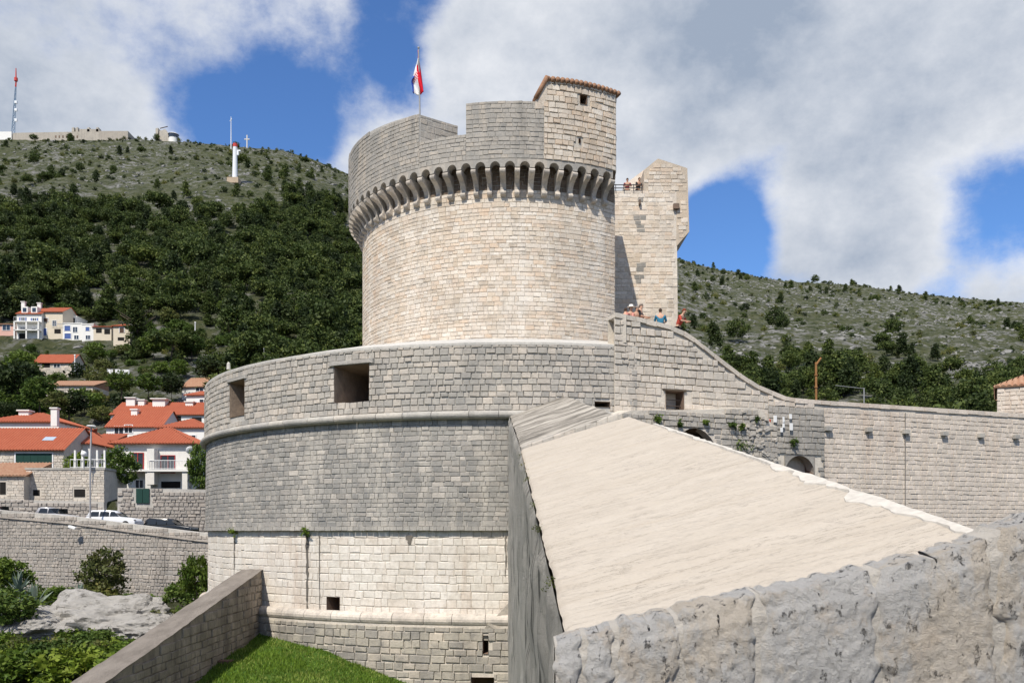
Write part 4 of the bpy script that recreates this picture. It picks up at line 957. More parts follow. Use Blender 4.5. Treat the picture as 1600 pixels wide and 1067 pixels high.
# ------------------------------------------------------------------ moat lawn, ramp wall, bank on the left
_, RD0 = on_circle(405, RB + .25); RXW = (405 - CX) / F * RD0
def lawn_z(x, y):
    x = np.asarray(x, float); y = np.asarray(y, float)
    return -4.35 - (43 - y) * .10 - .024 * np.clip(x - RXW, 0, 20) ** 2 + (fbm(x * .5, y * .5, 0, 4) - .48) * .35
def build_moat():
    xs, ys = np.linspace(-14, 6, 70), np.linspace(6, 47, 120); X, Y = np.meshgrid(xs, ys); Z = lawn_z(X, Y)
    n = len(xs); i, j = np.meshgrid(np.arange(n - 1), np.arange(len(ys) - 1)); a = (j * n + i).ravel()
    t = NT('lawn_soil'); c = t.ramp(t.noise(1.2, 8, .7), [(.028, .055, .01), (.05, .1, .016), (.085, .14, .025)])
    me = bpy.data.meshes.new('lawn'); me.from_pydata(np.stack([X, Y, Z], -1).reshape(-1, 3).tolist(), [], np.stack([a, a + 1, a + n + 1, a + n], -1).tolist()); me.materials.append(t.done(c, .95, .1))
    tag(link('lawn', me), 'green grassy slope in the moat below the bastion', None, None, 'structure')
    N = 90000; x = npr.uniform(RXW, -1, N); y = npr.uniform(22, 45.5, N); k = np.hypot(x - TX, y - TY) > RB + .32; x, y = x[k], y[k]; N = len(x)
    z = lawn_z(x, y); h = npr.uniform(.05, .14, N) * (.6 + fbm(x * .9, y * .9, 3, 3)); an = npr.uniform(0, 6.28, N); wd = npr.uniform(.008, .02, N) * 1.4
    dx, dy = np.cos(an) * wd, np.sin(an) * wd; lx, ly = npr.normal(0, .05, N), npr.normal(0, .05, N)
    V = np.stack([np.stack([x - dx, y - dy, z - .01], -1), np.stack([x + dx, y + dy, z - .01], -1), np.stack([x + lx, y + ly, z + h], -1)], 1).reshape(-1, 3)
    T = np.repeat(np.clip(fbm(x * .7, y * .7, 1, 4) * 1.2 - .1 + npr.normal(0, .15, N), 0, .99), 3)
    gm = foliage('grass_blades', [(.075, .125, .015), (.12, .20, .022), (.17, .26, .032), (.26, .30, .08)])
    o = link('grass', leaf_mesh('grass', V, np.arange(N * 3).reshape(-1, 3), T, gm)); tag(o, 'short bright green grass growing on the moat slope', None, None, 'stuff')
    # sloping ramp wall from the bastion
    T_ = empty('ramp_wall', (RXW - .5, 32, -6.5), 'brown sloping stone wall descending from the bastion beside the lawn', 'wall')
    d1 = F * -RXW / (CX - 60); top = lambda y: -63 / F * RD0 + (y - RD0) * ((-63 / F * RD0 + 310 / F * d1) / (RD0 - d1))
    t = NT('weathered_coping'); c = t.ramp(t.noise(2.2, 9, .7, (1, .3, 1)), [(.09, .08, .07), (.17, .15, .13), (.27, .24, .21), (.38, .35, .31)]); t.bump(t.noise(9, 8, .75), 1, .06); cm = t.done(c, .95, .1)
    ny, nx = 80, 8; V = []
    for i in range(ny + 1):
        y = d1 + (RD0 + .6 - d1) * i / ny
        for j in range(nx + 1): V.append((RXW - .95 + .97 * j / nx + (.03 * (fbm(y * 3, 1, 0, 3) - .5) if j == nx else 0), y, top(y) + (fbm(j * .6, y * 1.4, 0, 4) - .48) * .07))
    mesh('coping', V, [(i * (nx + 1) + j, i * (nx + 1) + j + 1, (i + 1) * (nx + 1) + j + 1, (i + 1) * (nx + 1) + j) for i in range(ny) for j in range(nx)], cm, T_, True)
    m = MB(); m.extr([(RXW - .03, d1, top(d1) - .04), (RXW - .03, RD0 + .5, top(RD0 + .5) - .04), (RXW - .03, RD0 + .5, -9), (RXW - .03, d1, -9)], (-.88, 0, 0)); m.build('wall_core', M['ramp'], T_)
    pl = Plane((RXW, 0), (0, 1)); pl.n = Vector((1, 0, 0)); st = Stones()
    st.lay(lambda u, v: (Vector((RXW - .02, u, v)), Vector((0, 1, 0)), Vector((0, 0, 1)), Vector((1, 0, 0))), d1, RD0 + .4, -7.5, top(RD0), .3, (.35, .75), M['ramp'], lambda a, b, c, d: d < top(a) - .03, .05, .015)
    st.emit(T_)
    m = MB(); b = P(347, 1032, 35); b.z = float(lawn_z(b.x, b.y)); m.box(b + Vector((0, 0, .04)), (.75, .5, .1)); o = m.build('drain_grate', plain('rust_grate', (.16, .09, .07), .8, .3)); tag(o, 'small rusty drain cover lying in the grass', 'drain cover')
    # sloping spur at the bastion foot behind the ramp
    m = MB(); q = [P(322, 925, 47.5), P(300, 1000, 46), P(408, 1000, 44), P(402, 905, 44), P(372, 868, 45.5)]
    m.extr(q, (0, 2, 0)); tag(m.build('stone_spur', M['concrete'], None), 'pale sloping masonry spur between ramp wall and bastion', 'spur')
build_moat()
def build_bank():
    t = NT('outcrop_rock'); t.bump(t.noise(2.4, 10, .75, (1, 1, 2)), 1, .35)
    c = t.ramp(t.noise(.9, 9, .7), [(.27, .26, .24), (.46, .44, .41), (.60, .575, .54)]); c = t.mix(t.rng(t.noise(1.4, 9, .7, (1, 1, 2.2), off=(3, 2, 1)), .55, .62, 0, .7), c, (.09, .085, .075)); rm = t.done(c, .95, .1)
    for i, (px, py, d, sx, sy, sz, lab) in enumerate(((165, 985, 52, 4.0, 3.2, 2.1, 'large cracked pale rock outcrop on the bank below the retaining wall'), (60, 985, 50, 2.8, 2.6, 1.2, 'grey rock outcrop beneath the agaves'), (225, 990, 50, 1.9, 2.0, .9, 'small pale rock beside the ramp wall'))):
        bm = bmesh.new(); bmesh.ops.create_icosphere(bm, subdivisions=5, radius=1)
        for v in bm.verts:
            n = v.co.copy(); k = .62 + .85 * float(fbm(n.x * 2.4 + i * 7, n.y * 2.4, n.z * 3.5, 5)) ; v.co = Vector((n.x * sx * k, n.y * sy * k, n.z * sz * k))
        me = bpy.data.meshes.new('rock_outcrop'); bm.to_mesh(me); bm.free(); me.materials.append(rm); o = link('rock_outcrop', me); o.location = P(px, py, d); tag(o, lab, 'rock')
    am = foliage('agave_leaf', [(.12, .17, .15), (.16, .21, .19), (.2, .25, .22)])
    for i, (px, py, d, h, lab) in enumerate(((30, 925, 55, 1.5, 'grey-green agave highest on the bank'), (52, 955, 52, 1.9, 'largest spiky agave above the rocks'), (124, 940, 54, 1.3, 'spiky agave beside the olive green bush'), (25, 965, 51, 1.4, 'spiky agave at the left picture edge'), (72, 990, 50, .8, 'small agave low among the rocks'))):
        b = P(px, py, d); E = empty('agave_plant', b - Vector((0, 0, .3)), lab, 'agave', 'agaves on the bank')
        for k in range(24):
            a = k * 2.4 + rnd.uniform(-.2, .2); el = .25 + .055 * k; L_ = h * rnd.uniform(.75, 1.05); dr = Vector((math.cos(a) * math.cos(el), math.sin(a) * math.cos(el), math.sin(el))); sd = dr.cross(Vector((0, 0, 1))).normalized(); V = []
            for q, wd in ((0, .05), (.3, .085), (.65, .065), (1, .004)):
                c_ = b + dr * L_ * q + Vector((0, 0, -.28 * q * q * L_ * math.cos(el))); up = sd.cross(dr) * .03 * (1 - q)
                V += [c_ - sd * wd * h + up, c_ - up, c_ + sd * wd * h + up]
            mesh('leaf', V, [(3 * r + j, 3 * r + j + 1, 3 * r + 4 + j, 3 * r + 3 + j) for r in range(3) for j in range(2)], am, E, True)
    for kind, px, py, d, h, wd, lab in (('olivebush', 160, 955, 56, 1.9, 1.5, 'low olive green bush under the small tree on the bank'), ('olive', 163, 950, 57, 4.0, .95, 'small yellow-green tree in front of the retaining wall'), ('bush', 215, 965, 55, 1.6, 1.6, 'dark green bush at the foot of the retaining wall'), ('olivebush', 240, 975, 52, 1.1, 1.8, 'low bush against the retaining wall near the ramp'),
        ('bush', 10, 975, 48, 2.2, 1.2, 'dense bush at the left picture edge'), ('limebush', 40, 1085, 38, 2.0, 1.5, 'bright green bush in the bottom left corner'), ('limebush', 118, 1085, 38, 2.1, 1.4, 'bright green rounded bush left of the ramp wall'), ('bush', 170, 1065, 40, 1.5, 1.3, 'leafy bush tucked behind the ramp wall'), ('limebush', 205, 1040, 42, 1.3, 1.3, 'low lime green shrub along the ramp wall'), ('bush', 75, 1040, 43, 1.3, 1.6, 'shrub beneath the rock outcrop'),
        ('limebush', 308, 935, 50.5, 2.6, .6, 'tall green shrub climbing beside the bastion edge'), ('bush', 285, 945, 53, 1.5, 1.2, 'shrub between retaining wall and bastion'), ('bush', 90, 950, 58, 1.6, 1.6, 'bush behind the agaves'), ('bush', 5, 920, 58, 2.2, 1.2, 'dark bush behind the highest agave'), ('bush', 150, 1010, 46, .9, 2.2, 'ground shrub below the large pale rock')):
        tree(kind, P(px, py, d), h, wd, lab, 'tree' if kind == 'olive' else 'bush', group='bushes on the bank')
build_bank()
def undergrowth():
    n = 2600; x = npr.uniform(-60, -14, n); y = npr.uniform(34, 70, n); k = (x / y > -.66) & (y < 66 + (x + 30) * -.35) & (np.hypot(x, y - TY) > 19); k &= fbm(x * .25, y * .25, 2, 3) > .40
    pts = np.stack([x, y, terrain(x, y) - .05], -1)[k]
    scatter('bank_undergrowth', pts, npr.uniform(.25, .8, len(pts)), [crown_mesh('bush', 95, M['leaf_lime'], 16, 12, .13), crown_mesh('bush', 96, M['leaf_olive'], 16, 12, .13), crown_mesh('bush', 97, M['leaf_green'], 16, 12, .13)], 'low wild undergrowth covering the bank below the retaining wall')
undergrowth()

# ------------------------------------------------------------------ road, retaining walls, cars
_a, _b = P(0, 797, 72), P(322, 833, 62)
RWP = Plane(_a.xy, (_b - _a).xy)
def build_road():
    T = empty('retaining_wall', (*RWP(10, 0)[0].xy, -6), 'tall rough stone retaining wall below the road', 'wall')
    pts = [RWP.uv(*p) for p in ((-200, 770), (0, 797), (110, 806), (215, 820), (322, 833), (420, 842))]; U, Z = [p[0] for p in pts], [p[1] for p in pts]; tz = lambda u: float(np.interp(u, U, Z))
    m = MB(); us = np.linspace(U[0], U[-1], 30)
    for a, b in zip(us[:-1], us[1:]):
        A, B = RWP(a, 0)[0], RWP(b, 0)[0]; bk = -RWP.n * .5; f = lambda p, z: Vector((p.x, p.y, z))
        m.add([f(A, -8), f(B, -8), f(B, tz(b)), f(A, tz(a)), f(A + bk, tz(a)), f(B + bk, tz(b)), f(B + bk, -3), f(A + bk, -3)], [(0, 1, 2, 3), (3, 2, 5, 4), (4, 5, 6, 7)])
    m.build('wall_core', M['mortar_grey'], T)
    st = Stones(); st.lay(RWP, U[0], U[-1], -7, 5, .27, (.24, .55), M['retain'], lambda a, b, c, d: d < min(tz(a), tz(c)) + .03, .06, .03, .25); st.emit(T)
    m = MB()
    for a, b in zip(us[:-1], us[1:]):
        A, B = RWP(a, tz(a) - .6)[0], RWP(b, tz(b) - .6)[0]; m.extr([A, B, B + Vector((0, 0, .1)), A + Vector((0, 0, .1))], RWP.n * .16)
    m.build('string_course', M['retain'], T)
    p = P(128, 826, 0.1); u, v = RWP.uv(128, 828); p = RWP(u, v)[0]; E = empty('wall_floodlight', p, 'white floodlight bracketed on the retaining wall', 'floodlight')
    m = MB(); m.tube([p, p + RWP.n * .7 + Vector((-.1, 0, .18))], .035, 6); m.build('bracket', plain('grey_steel', (.35, .35, .36), .5, .1), E); m = MB(); m.box(p + RWP.n * .8 + Vector((0, 0, .2)), (.55, .35, .2), Matrix.Rotation(.3, 3, 'Y')); m.build('lamp_head', plain('white_enamel', (.78, .78, .77), .4, .05), E, bevel=.04)
    # road sheet
    m = MB(); xs = np.linspace(-75, -9, 24)
    rz = lambda x: -.45 - .088 * (x + 28.7)
    V = []
    for x in xs: yn = 72 + (x - _a.x) / (_b.x - _a.x) * -10 + .3; V += [(x, yn, rz(x)), (x, 83.5, rz(x))]
    m.add(V, [(2 * i, 2 * i + 2, 2 * i + 3, 2 * i + 1) for i in range(len(xs) - 1)]); tag(m.build('road', plain('asphalt', (.06, .06, .062), .9, .2, 5)), 'narrow asphalt road between the stone walls', None, None, 'structure')
    # upper wall with the green gate
    E = empty('terrace_wall', (-28, 82.5, -1.5), 'rough stone terrace wall behind the parked cars with a green gate', 'wall'); W3 = Plane((0, 82.5), (1, 0))
    top = [(-150, 770), (40, 781), (162, 784), (162.5, 800), (183.5, 800), (184, 762), (345, 765)]; q = [W3.uv(*p) for p in top]; U3, Z3 = [p[0] for p in q], [p[1] for p in q]; t3 = lambda u: float(np.interp(u, U3, Z3))
    g0, g1 = W3.uv(213, 790)[0], W3.uv(234, 790)[0]; gz0, gz1 = W3.uv(213, 786)[1], W3.uv(213, 763)[1]
    m = MB()
    for a, b in zip(U3[:-1], U3[1:]): m.extr([(a, 82.5, -3), (b, 82.5, -3), (b, 82.5, t3(b - .001)), (a, 82.5, t3(a + .001))], (0, .6, 0))
    m.build('wall_core', M['mortar_grey'], E); s3 = Stones(); s3.lay(W3, U3[0], U3[-1], -2, 6, .32, (.3, .65), M['retain'], lambda a, b, c, d: d < min(t3(a), t3(c)) + .03 and not (a < g1 and c > g0 and d > gz0), .1, .035, .22); s3.emit(E)
    gm = plain('dark_green_paint', (.012, .045, .035), .5, .15); M['greenpaint'] = gm
    for k in range(2):
        m = MB(); w_ = (g1 - g0) / 2; m.box(((g0 + w_ * (k + .5)), 82.42, (gz0 + gz1) / 2), (w_ - .03, .08, gz1 - gz0)); o = m.build('gate_leaf', gm, E, bevel=.01)
build_road()
def car(px, py_roof, d, L_, body, label, yaw=0.0, wagon=True):
    p = P(px, py_roof, d); hgt = 1.5; base = p - Vector((0, 0, hgt)); E = empty('parked_car', base, label, 'car', 'cars parked along the road'); R = Matrix.Rotation(yaw, 3, 'Z')
    W_ = lambda x, y, z: base + R @ Vector((x, y, z))
    h = L_ / 2; lower = [(-h, .28), (-h, .75), (-h + .08, .92), (h - 1.35, .95), (h - .15, .78), (h, .6), (h, .28)]
    m = MB(); V = []
    for y, s in ((-.86, .97), (-.8, 1), (.8, 1), (.86, .97)): V += [W_(x * s, y, .28 + (z - .28) * (s if y * y > .7 else 1)) for x, z in lower]
    n = len(lower); m.add(V, [(i * n + j, i * n + (j + 1) % n, (i + 1) * n + (j + 1) % n, (i + 1) * n + j) for i in range(3) for j in range(n)] + [tuple(range(n))[::-1], tuple(range(3 * n, 4 * n))]); bo = m.build('body', body, E, True, .03)
    r0 = -h + .2 if wagon else -h + .7
    cab = [(r0, .92), (r0 + .25, 1.42), (r0 + .5, 1.5), (h - 2.2, 1.48), (h - 1.25, .93)]; m = MB(); n = len(cab); V = []
    for y, k in ((-.80, 0), (-.62, 1), (.62, 1), (.80, 0)): V += [W_(x, y if z < 1 else (.62 if y > 0 else -.62), z) for x, z in cab] if k == 0 else [W_(x, y, z + (.03 if z > 1.2 else 0)) for x, z in cab]
    m.add(V, [(i * n + j, i * n + (j + 1) % n, (i + 1) * n + (j + 1) % n, (i + 1) * n + j) for i in range(3) for j in range(n)] + [tuple(range(n))[::-1], tuple(range(3 * n, 4 * n))]); m.build('cabin', body, E, True)
    gl = M.setdefault('carglass', plain('car_glass', (.015, .018, .02), .12, .05, spec=.6))
    xs = [r0 + .28, r0 + 1.15, r0 + 2.05, h - 1.55]
    for a, b in zip(xs[:-1], xs[1:]):
        for y in (-1, 1): m = MB(); yt, yb = y * .655, y * .80; m.add([W_(a + .04, yb, .99), W_(b - .04 + (.2 if b == xs[-1] else 0), yb, .99), W_(b - .06 - (.25 if b == xs[-1] else 0), yt, 1.4), W_(a + .06 + (.1 if a == xs[0] else 0), yt, 1.4)], [(0, 1, 2, 3)]); m.build('side_window', gl, E)
    for x0, z0, x1, z1, nm in ((r0 - .015, .98, r0 + .2, 1.38, 'rear_window'), (h - 1.24, .97, h - 2.1, 1.43, 'windscreen')): m = MB(); m.add([W_(x0, -.62, z0), W_(x0, .62, z0), W_(x1, .55, z1), W_(x1, -.55, z1)], [(0, 1, 2, 3)]); m.build(nm, gl, E)
    rl = M.setdefault('taillight', plain('tail_red', (.5, .02, .02), .3, .1)); ty = M.setdefault('tyre', plain('tyre_rubber', (.02, .02, .02), .9, .1)); rim = M.setdefault('rim', plain('rim_alloy', (.5, .5, .5), .35, .05, metal=1))
    for y in (-.68, .68): m = MB(); m.box(W_(-h + .03, y, .82), (.12, .22, .22), R); m.build('tail_light', rl, E); m = MB(); m.box(W_(h - .08, y, .66), (.12, .3, .12), R); m.build('headlight', rim, E)
    for x in (-h + .8, h - .8):
        for y in (-.8, .8):
            m = MB(); c = W_(x, y, .31); ax = R @ Vector((0, 1, 0)); m.tube([c - ax * .1, c + ax * .1], .31, 18); wh = m.build('wheel', ty, E); m = MB(); m.tube([c - ax * .115, c + ax * .115], .19, 14); m.build('rim', rim, wh)
car(178, 797.5, 77, 4.5, plain('white_car_paint', (.75, .76, .78), .25, .03, spec=.5), 'white estate car parked beside the lamp post', -.06)
car(84, 792.5, 78, 3.9, plain('silver_car_paint', (.38, .38, .4), .3, .03, spec=.5), 'silver hatchback behind the road wall, left of the white car', -.06, False)
car(266, 810, 76, 4.4, plain('black_car_paint', (.015, .017, .02), .25, .03, spec=.5), 'black estate car nearest the bastion', -.08)
car(-8, 789, 77, 4.0, plain('red_car_paint', (.3, .03, .03), .3, .03, spec=.5), 'red car cut by the left picture edge', -.06, False)

# ------------------------------------------------------------------ houses
M['rooftile'] = None
t = NT('orange_roof_tile'); wv = t.noise(1.5, 6, .7); M['rooftile'] = t.done(t.mix(.8, t.ramp(wv, [(.29, .078, .045), (.37, .11, .06), (.43, .155, .09)]), t.ramp(t.noise(14, 6, .7), [(.6, .6, .6), (1, 1, 1), (1.25, 1.2, 1.2)]), 'MULTIPLY'), .85, .15)
t = NT('aged_roof_tile'); M['agedtile'] = t.done(t.mix(.8, t.ramp(t.noise(2.5, 6, .7), [(.22, .11, .07), (.34, .175, .11), (.42, .27, .18), (.30, .24, .19)]), t.ramp(t.noise(14, 6, .7), [(.6, .6, .6), (1, 1, 1), (1.25, 1.2, 1.2)]), 'MULTIPLY'), .9, .1)
M['render'] = plain('white_render', (.72, .71, .68), .85, .08, .8); M['beige'] = plain('beige_render', (.60, .53, .42), .85, .08, .8); M['pink'] = plain('pink_render', (.58, .36, .30), .85, .08, .8)
M['blockwhite'] = plain('white_block', (.66, .64, .60), .9, .12, 2.5); M['glass'] = plain('dark_glass', (.03, .04, .055), .12, .1, spec=.6); M['frame'] = plain('white_frame', (.75, .75, .75), .5, .05)
M['blue'] = plain('blue_shutter', (.06, .11, .3), .6, .1); M['redframe'] = plain('red_frame', (.32, .03, .03), .6, .1); M['brown'] = plain('brown_wood', (.08, .045, .03), .7, .2); M['housestone'] = M['rubble']; M['shade'] = plain('painted_room_dark', (.012, .011, .01), .9, .2); M['rail'] = plain('white_rail', (.7, .7, .7), .5, .05)  # the near-black one paints the darkness inside house openings
M['skyl'] = plain('skylight_glass', (.35, .42, .5), .15, .1, spec=.6)
def roof_plane(m, e0, e1, r0, r1, pitch=.32):
    """barrel-tiled slope: eave e0-e1, ridge r0-r1 (any trapezoid or triangle)"""
    e0, e1, r0, r1 = map(Vector, (e0, e1, r0, r1)); ax = (e1 - e0); L_ = ax.length; ax = ax / L_
    mid = (r0 + r1) / 2 - e0; up = mid - ax * mid.dot(ax); Tt = up.length; up = up / Tt; nr = ax.cross(up); nr = nr if nr.z > 0 else -nr
    a0, a1 = (r0 - e0).dot(ax), (r1 - e0).dot(ax)
    n = max(2, int(L_ / pitch)); V = []; cols = n * 4 + 1
    for i in range(cols):
        a = L_ * i / (cols - 1); t_ = Tt
        if a < a0: t_ = min(t_, Tt * a / max(a0, 1e-6))
        if a > a1: t_ = min(t_, Tt * (L_ - a) / max(L_ - a1, 1e-6))
        hgt = (.0, .08, .12, .08)[i % 4]
        V += [e0 + ax * a + nr * hgt, e0 + ax * a + up * max(t_, .01) + nr * hgt, e0 + ax * a - nr * .06]
    m.add(V, [(3 * i, 3 * i + 3, 3 * i + 4, 3 * i + 1) for i in range(cols - 1)] + [(3 * i + 2, 3 * i + 5, 3 * i + 3, 3 * i) for i in range(cols - 1)])
def house(label, px0, px1, pyb, pyt, d, dep, roof, rh, wall, tile, wins=(), yaw=0., over=.35, name='house', cat='house', group=None, found=4., chim=(), ridge=None):
    """front wall from photo columns px0..px1 and rows pyt (eave)..pyb (foot) at distance d"""
    A, B = P(px0, pyb, d), P(px1, pyb, d); w_ = (B.x - A.x) / math.cos(yaw); h = P(0, pyt, d).z - A.z
    ex, ey = Vector((math.cos(yaw), math.sin(yaw), 0)), Vector((-math.sin(yaw), math.cos(yaw), 0)); up = Vector((0, 0, 1)); E = empty(name, A + ex * w_ / 2, label, cat, group)
    G = lambda x, y, z: A + ex * x + ey * y + up * z
    m = MB(); o = over
    if roof == 'gablef': m.extr([G(0, 0, -found), G(w_, 0, -found), G(w_, 0, h), G(w_ / 2, 0, h + rh), G(0, 0, h)], ey * dep)
    elif roof == 'gable': m.extr([G(0, 0, -found), G(0, dep, -found), G(0, dep, h), G(0, dep / 2, h + rh), G(0, 0, h)], ex * w_)
    else: m.extr([G(0, 0, -found), G(w_, 0, -found), G(w_, 0, h), G(0, 0, h)], ey * dep)
    wl = m.build('wall', wall, E)
    m = MB(); k = .04; dz = -o * rh / (dep / 2) if roof in ('gable',) else 0
    if roof == 'gable':
        s = rh / (dep / 2); roof_plane(m, G(-o * .6, -o, h - o * s + k), G(w_ + o * .6, -o, h - o * s + k), G(-o * .6, dep / 2, h + rh + k), G(w_ + o * .6, dep / 2, h + rh + k)); roof_plane(m, G(w_ + o * .6, dep + o, h - o * s + k), G(-o * .6, dep + o, h - o * s + k), G(w_ + o * .6, dep / 2, h + rh + k), G(-o * .6, dep / 2, h + rh + k))
    elif roof == 'gablef':
        s = rh / (w_ / 2); roof_plane(m, G(-o, dep + o, h - o * s + k), G(-o, -o * .6, h - o * s + k), G(w_ / 2, dep + o, h + rh + k), G(w_ / 2, -o * .6, h + rh + k)); roof_plane(m, G(w_ + o, -o * .6, h - o * s + k), G(w_ + o, dep + o, h - o * s + k), G(w_ / 2, -o * .6, h + rh + k), G(w_ / 2, dep + o, h + rh + k))
    elif roof == 'hip':
        i = min(w_, dep) / 2 if ridge is None else ridge; x0, x1, yc = i, w_ - i, dep / 2; a, b, c, e = G(-o, -o, h + k), G(w_ + o, -o, h + k), G(w_ + o, dep + o, h + k), G(-o, dep + o, h + k); p, q = G(x0, yc, h + rh), G(x1, yc, h + rh)
        roof_plane(m, a, b, p, q); roof_plane(m, b, c, q, q + ey * .01); roof_plane(m, c, e, q, p); roof_plane(m, e, a, p, p + ey * -.01)
    elif roof == 'mono':
        roof_plane(m, G(-o, -o, h + k), G(w_ + o, -o, h + k), G(-o, dep, h + rh), G(w_ + o, dep, h + rh)); m.extr([G(0, 0, h), G(0, dep, h), G(0, dep, h + rh - .08)], ex * w_)
    else: m.extr([G(-.1, -.1, h), G(w_ + .1, -.1, h), G(w_ + .1, dep + .1, h), G(-.1, dep + .1, h)], up * .2)
    rf = m.build('roof', tile, E)
    pl = Plane(A.xy, ex.xy)
    for wi in wins:
        x0, y0, x1, y1 = wi[:4]; st_ = wi[4] if len(wi) > 4 else 'plain'
        u0, v1 = pl.uv(x0, y0); u1, v0 = pl.uv(x1, y1); c = lambda u, v, q: pl(u, v)[0] + pl.n * q
        rect = lambda a, b, c_, d_, q: [c(a, c_, q), c(b, c_, q), c(b, d_, q), c(a, d_, q)]
        if st_ in ('door_green', 'void', 'brown', 'blue'):
            m = MB(); m.extr(rect(u0, u1, v0, v1, .04), -pl.n * .1); m.build({'void': 'opening', 'door_green': 'garage_door', 'brown': 'shutter', 'blue': 'window'}[st_], {'void': M['shade'], 'door_green': M['greenpaint'], 'brown': M['brown'], 'blue': M['blue']}[st_], E)  # a void is a flat plate with its shade painted on, no recess
            fr = MB(); b = .12
            for r_ in ((u0 - b, u1 + b, v1, v1 + b), (u0 - b, u0, v0, v1), (u1, u1 + b, v0, v1)): fr.extr(rect(*r_, .09), -pl.n * .12)
            if st_ != 'void': fr.build('frame', M['frame'], E)
            if st_ == 'door_green':
                for i in range(1, 5): mm = MB(); uu = u0 + (u1 - u0) * i / 5; mm.extr(rect(uu - .02, uu + .02, v0, v1, .06), -pl.n * .05); mm.build('door_rib', M['greenpaint'], E)
            continue
        m = MB(); m.extr(rect(u0, u1, v0, v1, .02), -pl.n * .06); pn = m.build('window', M['glass'], E); m = MB(); b = min(.07, (u1 - u0) * .12)
        for r_ in ((u0 - b, u1 + b, v1, v1 + b), (u0 - b, u1 + b, v0 - b, v0), (u0 - b, u0 + .02, v0, v1), (u1 - .02, u1 + b, v0, v1), ((u0 + u1) / 2 - b / 2, (u0 + u1) / 2 + b / 2, v0, v1)): m.extr(rect(*r_, .07), -pl.n * .07)
        m.build('frame', M['redframe'] if st_ == 'red' else M['frame'], pn)
        if st_ in ('shut', 'blueshut'):
            for s_ in (-1, 1): uu = u0 - .5 * (u1 - u0) if s_ < 0 else u1; m = MB(); m.extr(rect(uu, uu + .5 * (u1 - u0) - .06, v0, v1, .06), -pl.n * .05); m.build('shutter', M['frame'] if st_ == 'shut' else M['blue'], E)
    if wall is M['rubble']:
        hs_ = []
        for wi in wins: (u0, v1), (u1, v0) = pl.uv(wi[0], wi[1]), pl.uv(wi[2], wi[3]); hs_.append((u0 - .12, u1 + .12, v0, v1 + .12))
        s_ = Stones(); s_.lay(pl, 0, w_, A.z - 1.5, A.z + h, .26 if d < 120 else .4, (.3, .65) if d < 120 else (.5, 1.), M['rubble'], None, .05, .018, .2, hs_); s_.emit(E, limit=120)
    for px, pt, pb, w2 in chim:
        p = P(px, pb, d + dep * .4); q = P(px, pt, d + dep * .4); m = MB(); m.box((p + q) / 2 - up * .4, (w2, w2 * .8, (q - p).z + .8)); ch = m.build('chimney', M['render'], rf); m = MB(); m.box(q, (w2 * 1.3, w2 * 1.1, .15)); m.build('cap', M['render'], ch)
    return E, G, w_, h
def railing(E, a, b, hgt=.95, n=14, mat=None):
    m = MB(); a, b = Vector(a), Vector(b); up = Vector((0, 0, hgt)); m.tube([a + up, b + up], .035, 6); m.tube([a + up * .1, b + up * .1], .025, 6)
    for i in range(n + 1): p = a + (b - a) * i / n; m.tube([p, p + up], .018, 5)
    return m.build('railing', mat or M['rail'], E)
# near row, on the terrace above the road
house('old stone house with a mossy tiled roof and arched window', -40, 38, 800, 744, 84, 5, 'mono', 1.6, M['rubble'], M['agedtile'], [(0, 753, 9, 772, 'void')], over=.3)
E, G, w_, h = house('flat topped stone building with two small dark windows below the terrace', 41, 163, 785, 734, 85, 5, 'flat', 0, M['rubble'], M['ashlar'], [(52, 765, 62, 774, 'void'), (116, 764, 133, 776, 'void')], name='terrace_building', cat='building')
for i in range(5): m = MB(); x = w_ * (.60 + .095 * i); m.box(G(x, .4, h + .95), (.16, .16, 1.9)); m.build('pergola_post', M['render'], E)
railing(E, G(w_ * .55, .2, h + .2), G(w_, .2, h + .2), .8, 10)
E, G, w_, h = house('long house with a green garage door and orange roof with a skylight', -60, 100, 737, 701, 94, 9, 'gable', 2.6, M['housestone'], M['rooftile'], [(25, 708, 82, 733, 'door_green')], over=.4)
m = MB(); m.box(G(w_ * .765, 1.9, h + 1.25), (1.2, .9, .06), Matrix.Rotation(.52, 3, 'X')); m.build('skylight', M['skyl'], E)
house('white annex with an orange hipped roof behind the garage house', 98, 141, 737, 694, 98, 8, 'hip', 2.2, M['blockwhite'], M['rooftile'], [(106, 726, 110, 734)], chim=[(86, 638, 655, .7)], ridge=2.)
house('broad orange hipped roof behind the garage house', -30, 92, 700, 660, 106, 8, 'hip', 1.6, M['render'], M['rooftile'], [], chim=[(40, 642, 660, 1.2)])
# the white house with the balcony
E, G, w_, h = house('white house with orange hipped roof, red framed windows and a balcony', 179, 300, 772, 694, 95, 8.5, 'hip', 2.3, M['blockwhite'], M['rooftile'],
    [(207, 708, 224, 737, 'red'), (252, 712, 273, 738, 'red'), (212, 750, 224, 762, 'shut'), (252, 752, 282, 762, 'void')], over=.55)
pz = P(0, 737.5, 95).z - G(0, 0, 0).z
m = MB(); m.extr([G(1.0, -1.3, pz), G(w_ + .2, -1.3, pz), G(w_ + .2, 0, pz), G(1.0, 0, pz)], (0, 0, .22)); m.build('balcony_slab', M['render'], E)
railing(E, G(4.2, -1.25, pz + .2), G(w_ + .1, -1.25, pz + .2), .95, 26); m = MB(); m.box(G(4.3, -.65, h / 2 + .2), (.75, 1.1, h - pz - .4 + 1.2)); m.build('pillar', M['blockwhite'], E)
for x in (w_ - .35, 4.0): m = MB(); m.box(G(x, -.9, pz / 2), (.55, .5, pz)); m.build('pillar', M['blockwhite'], E)
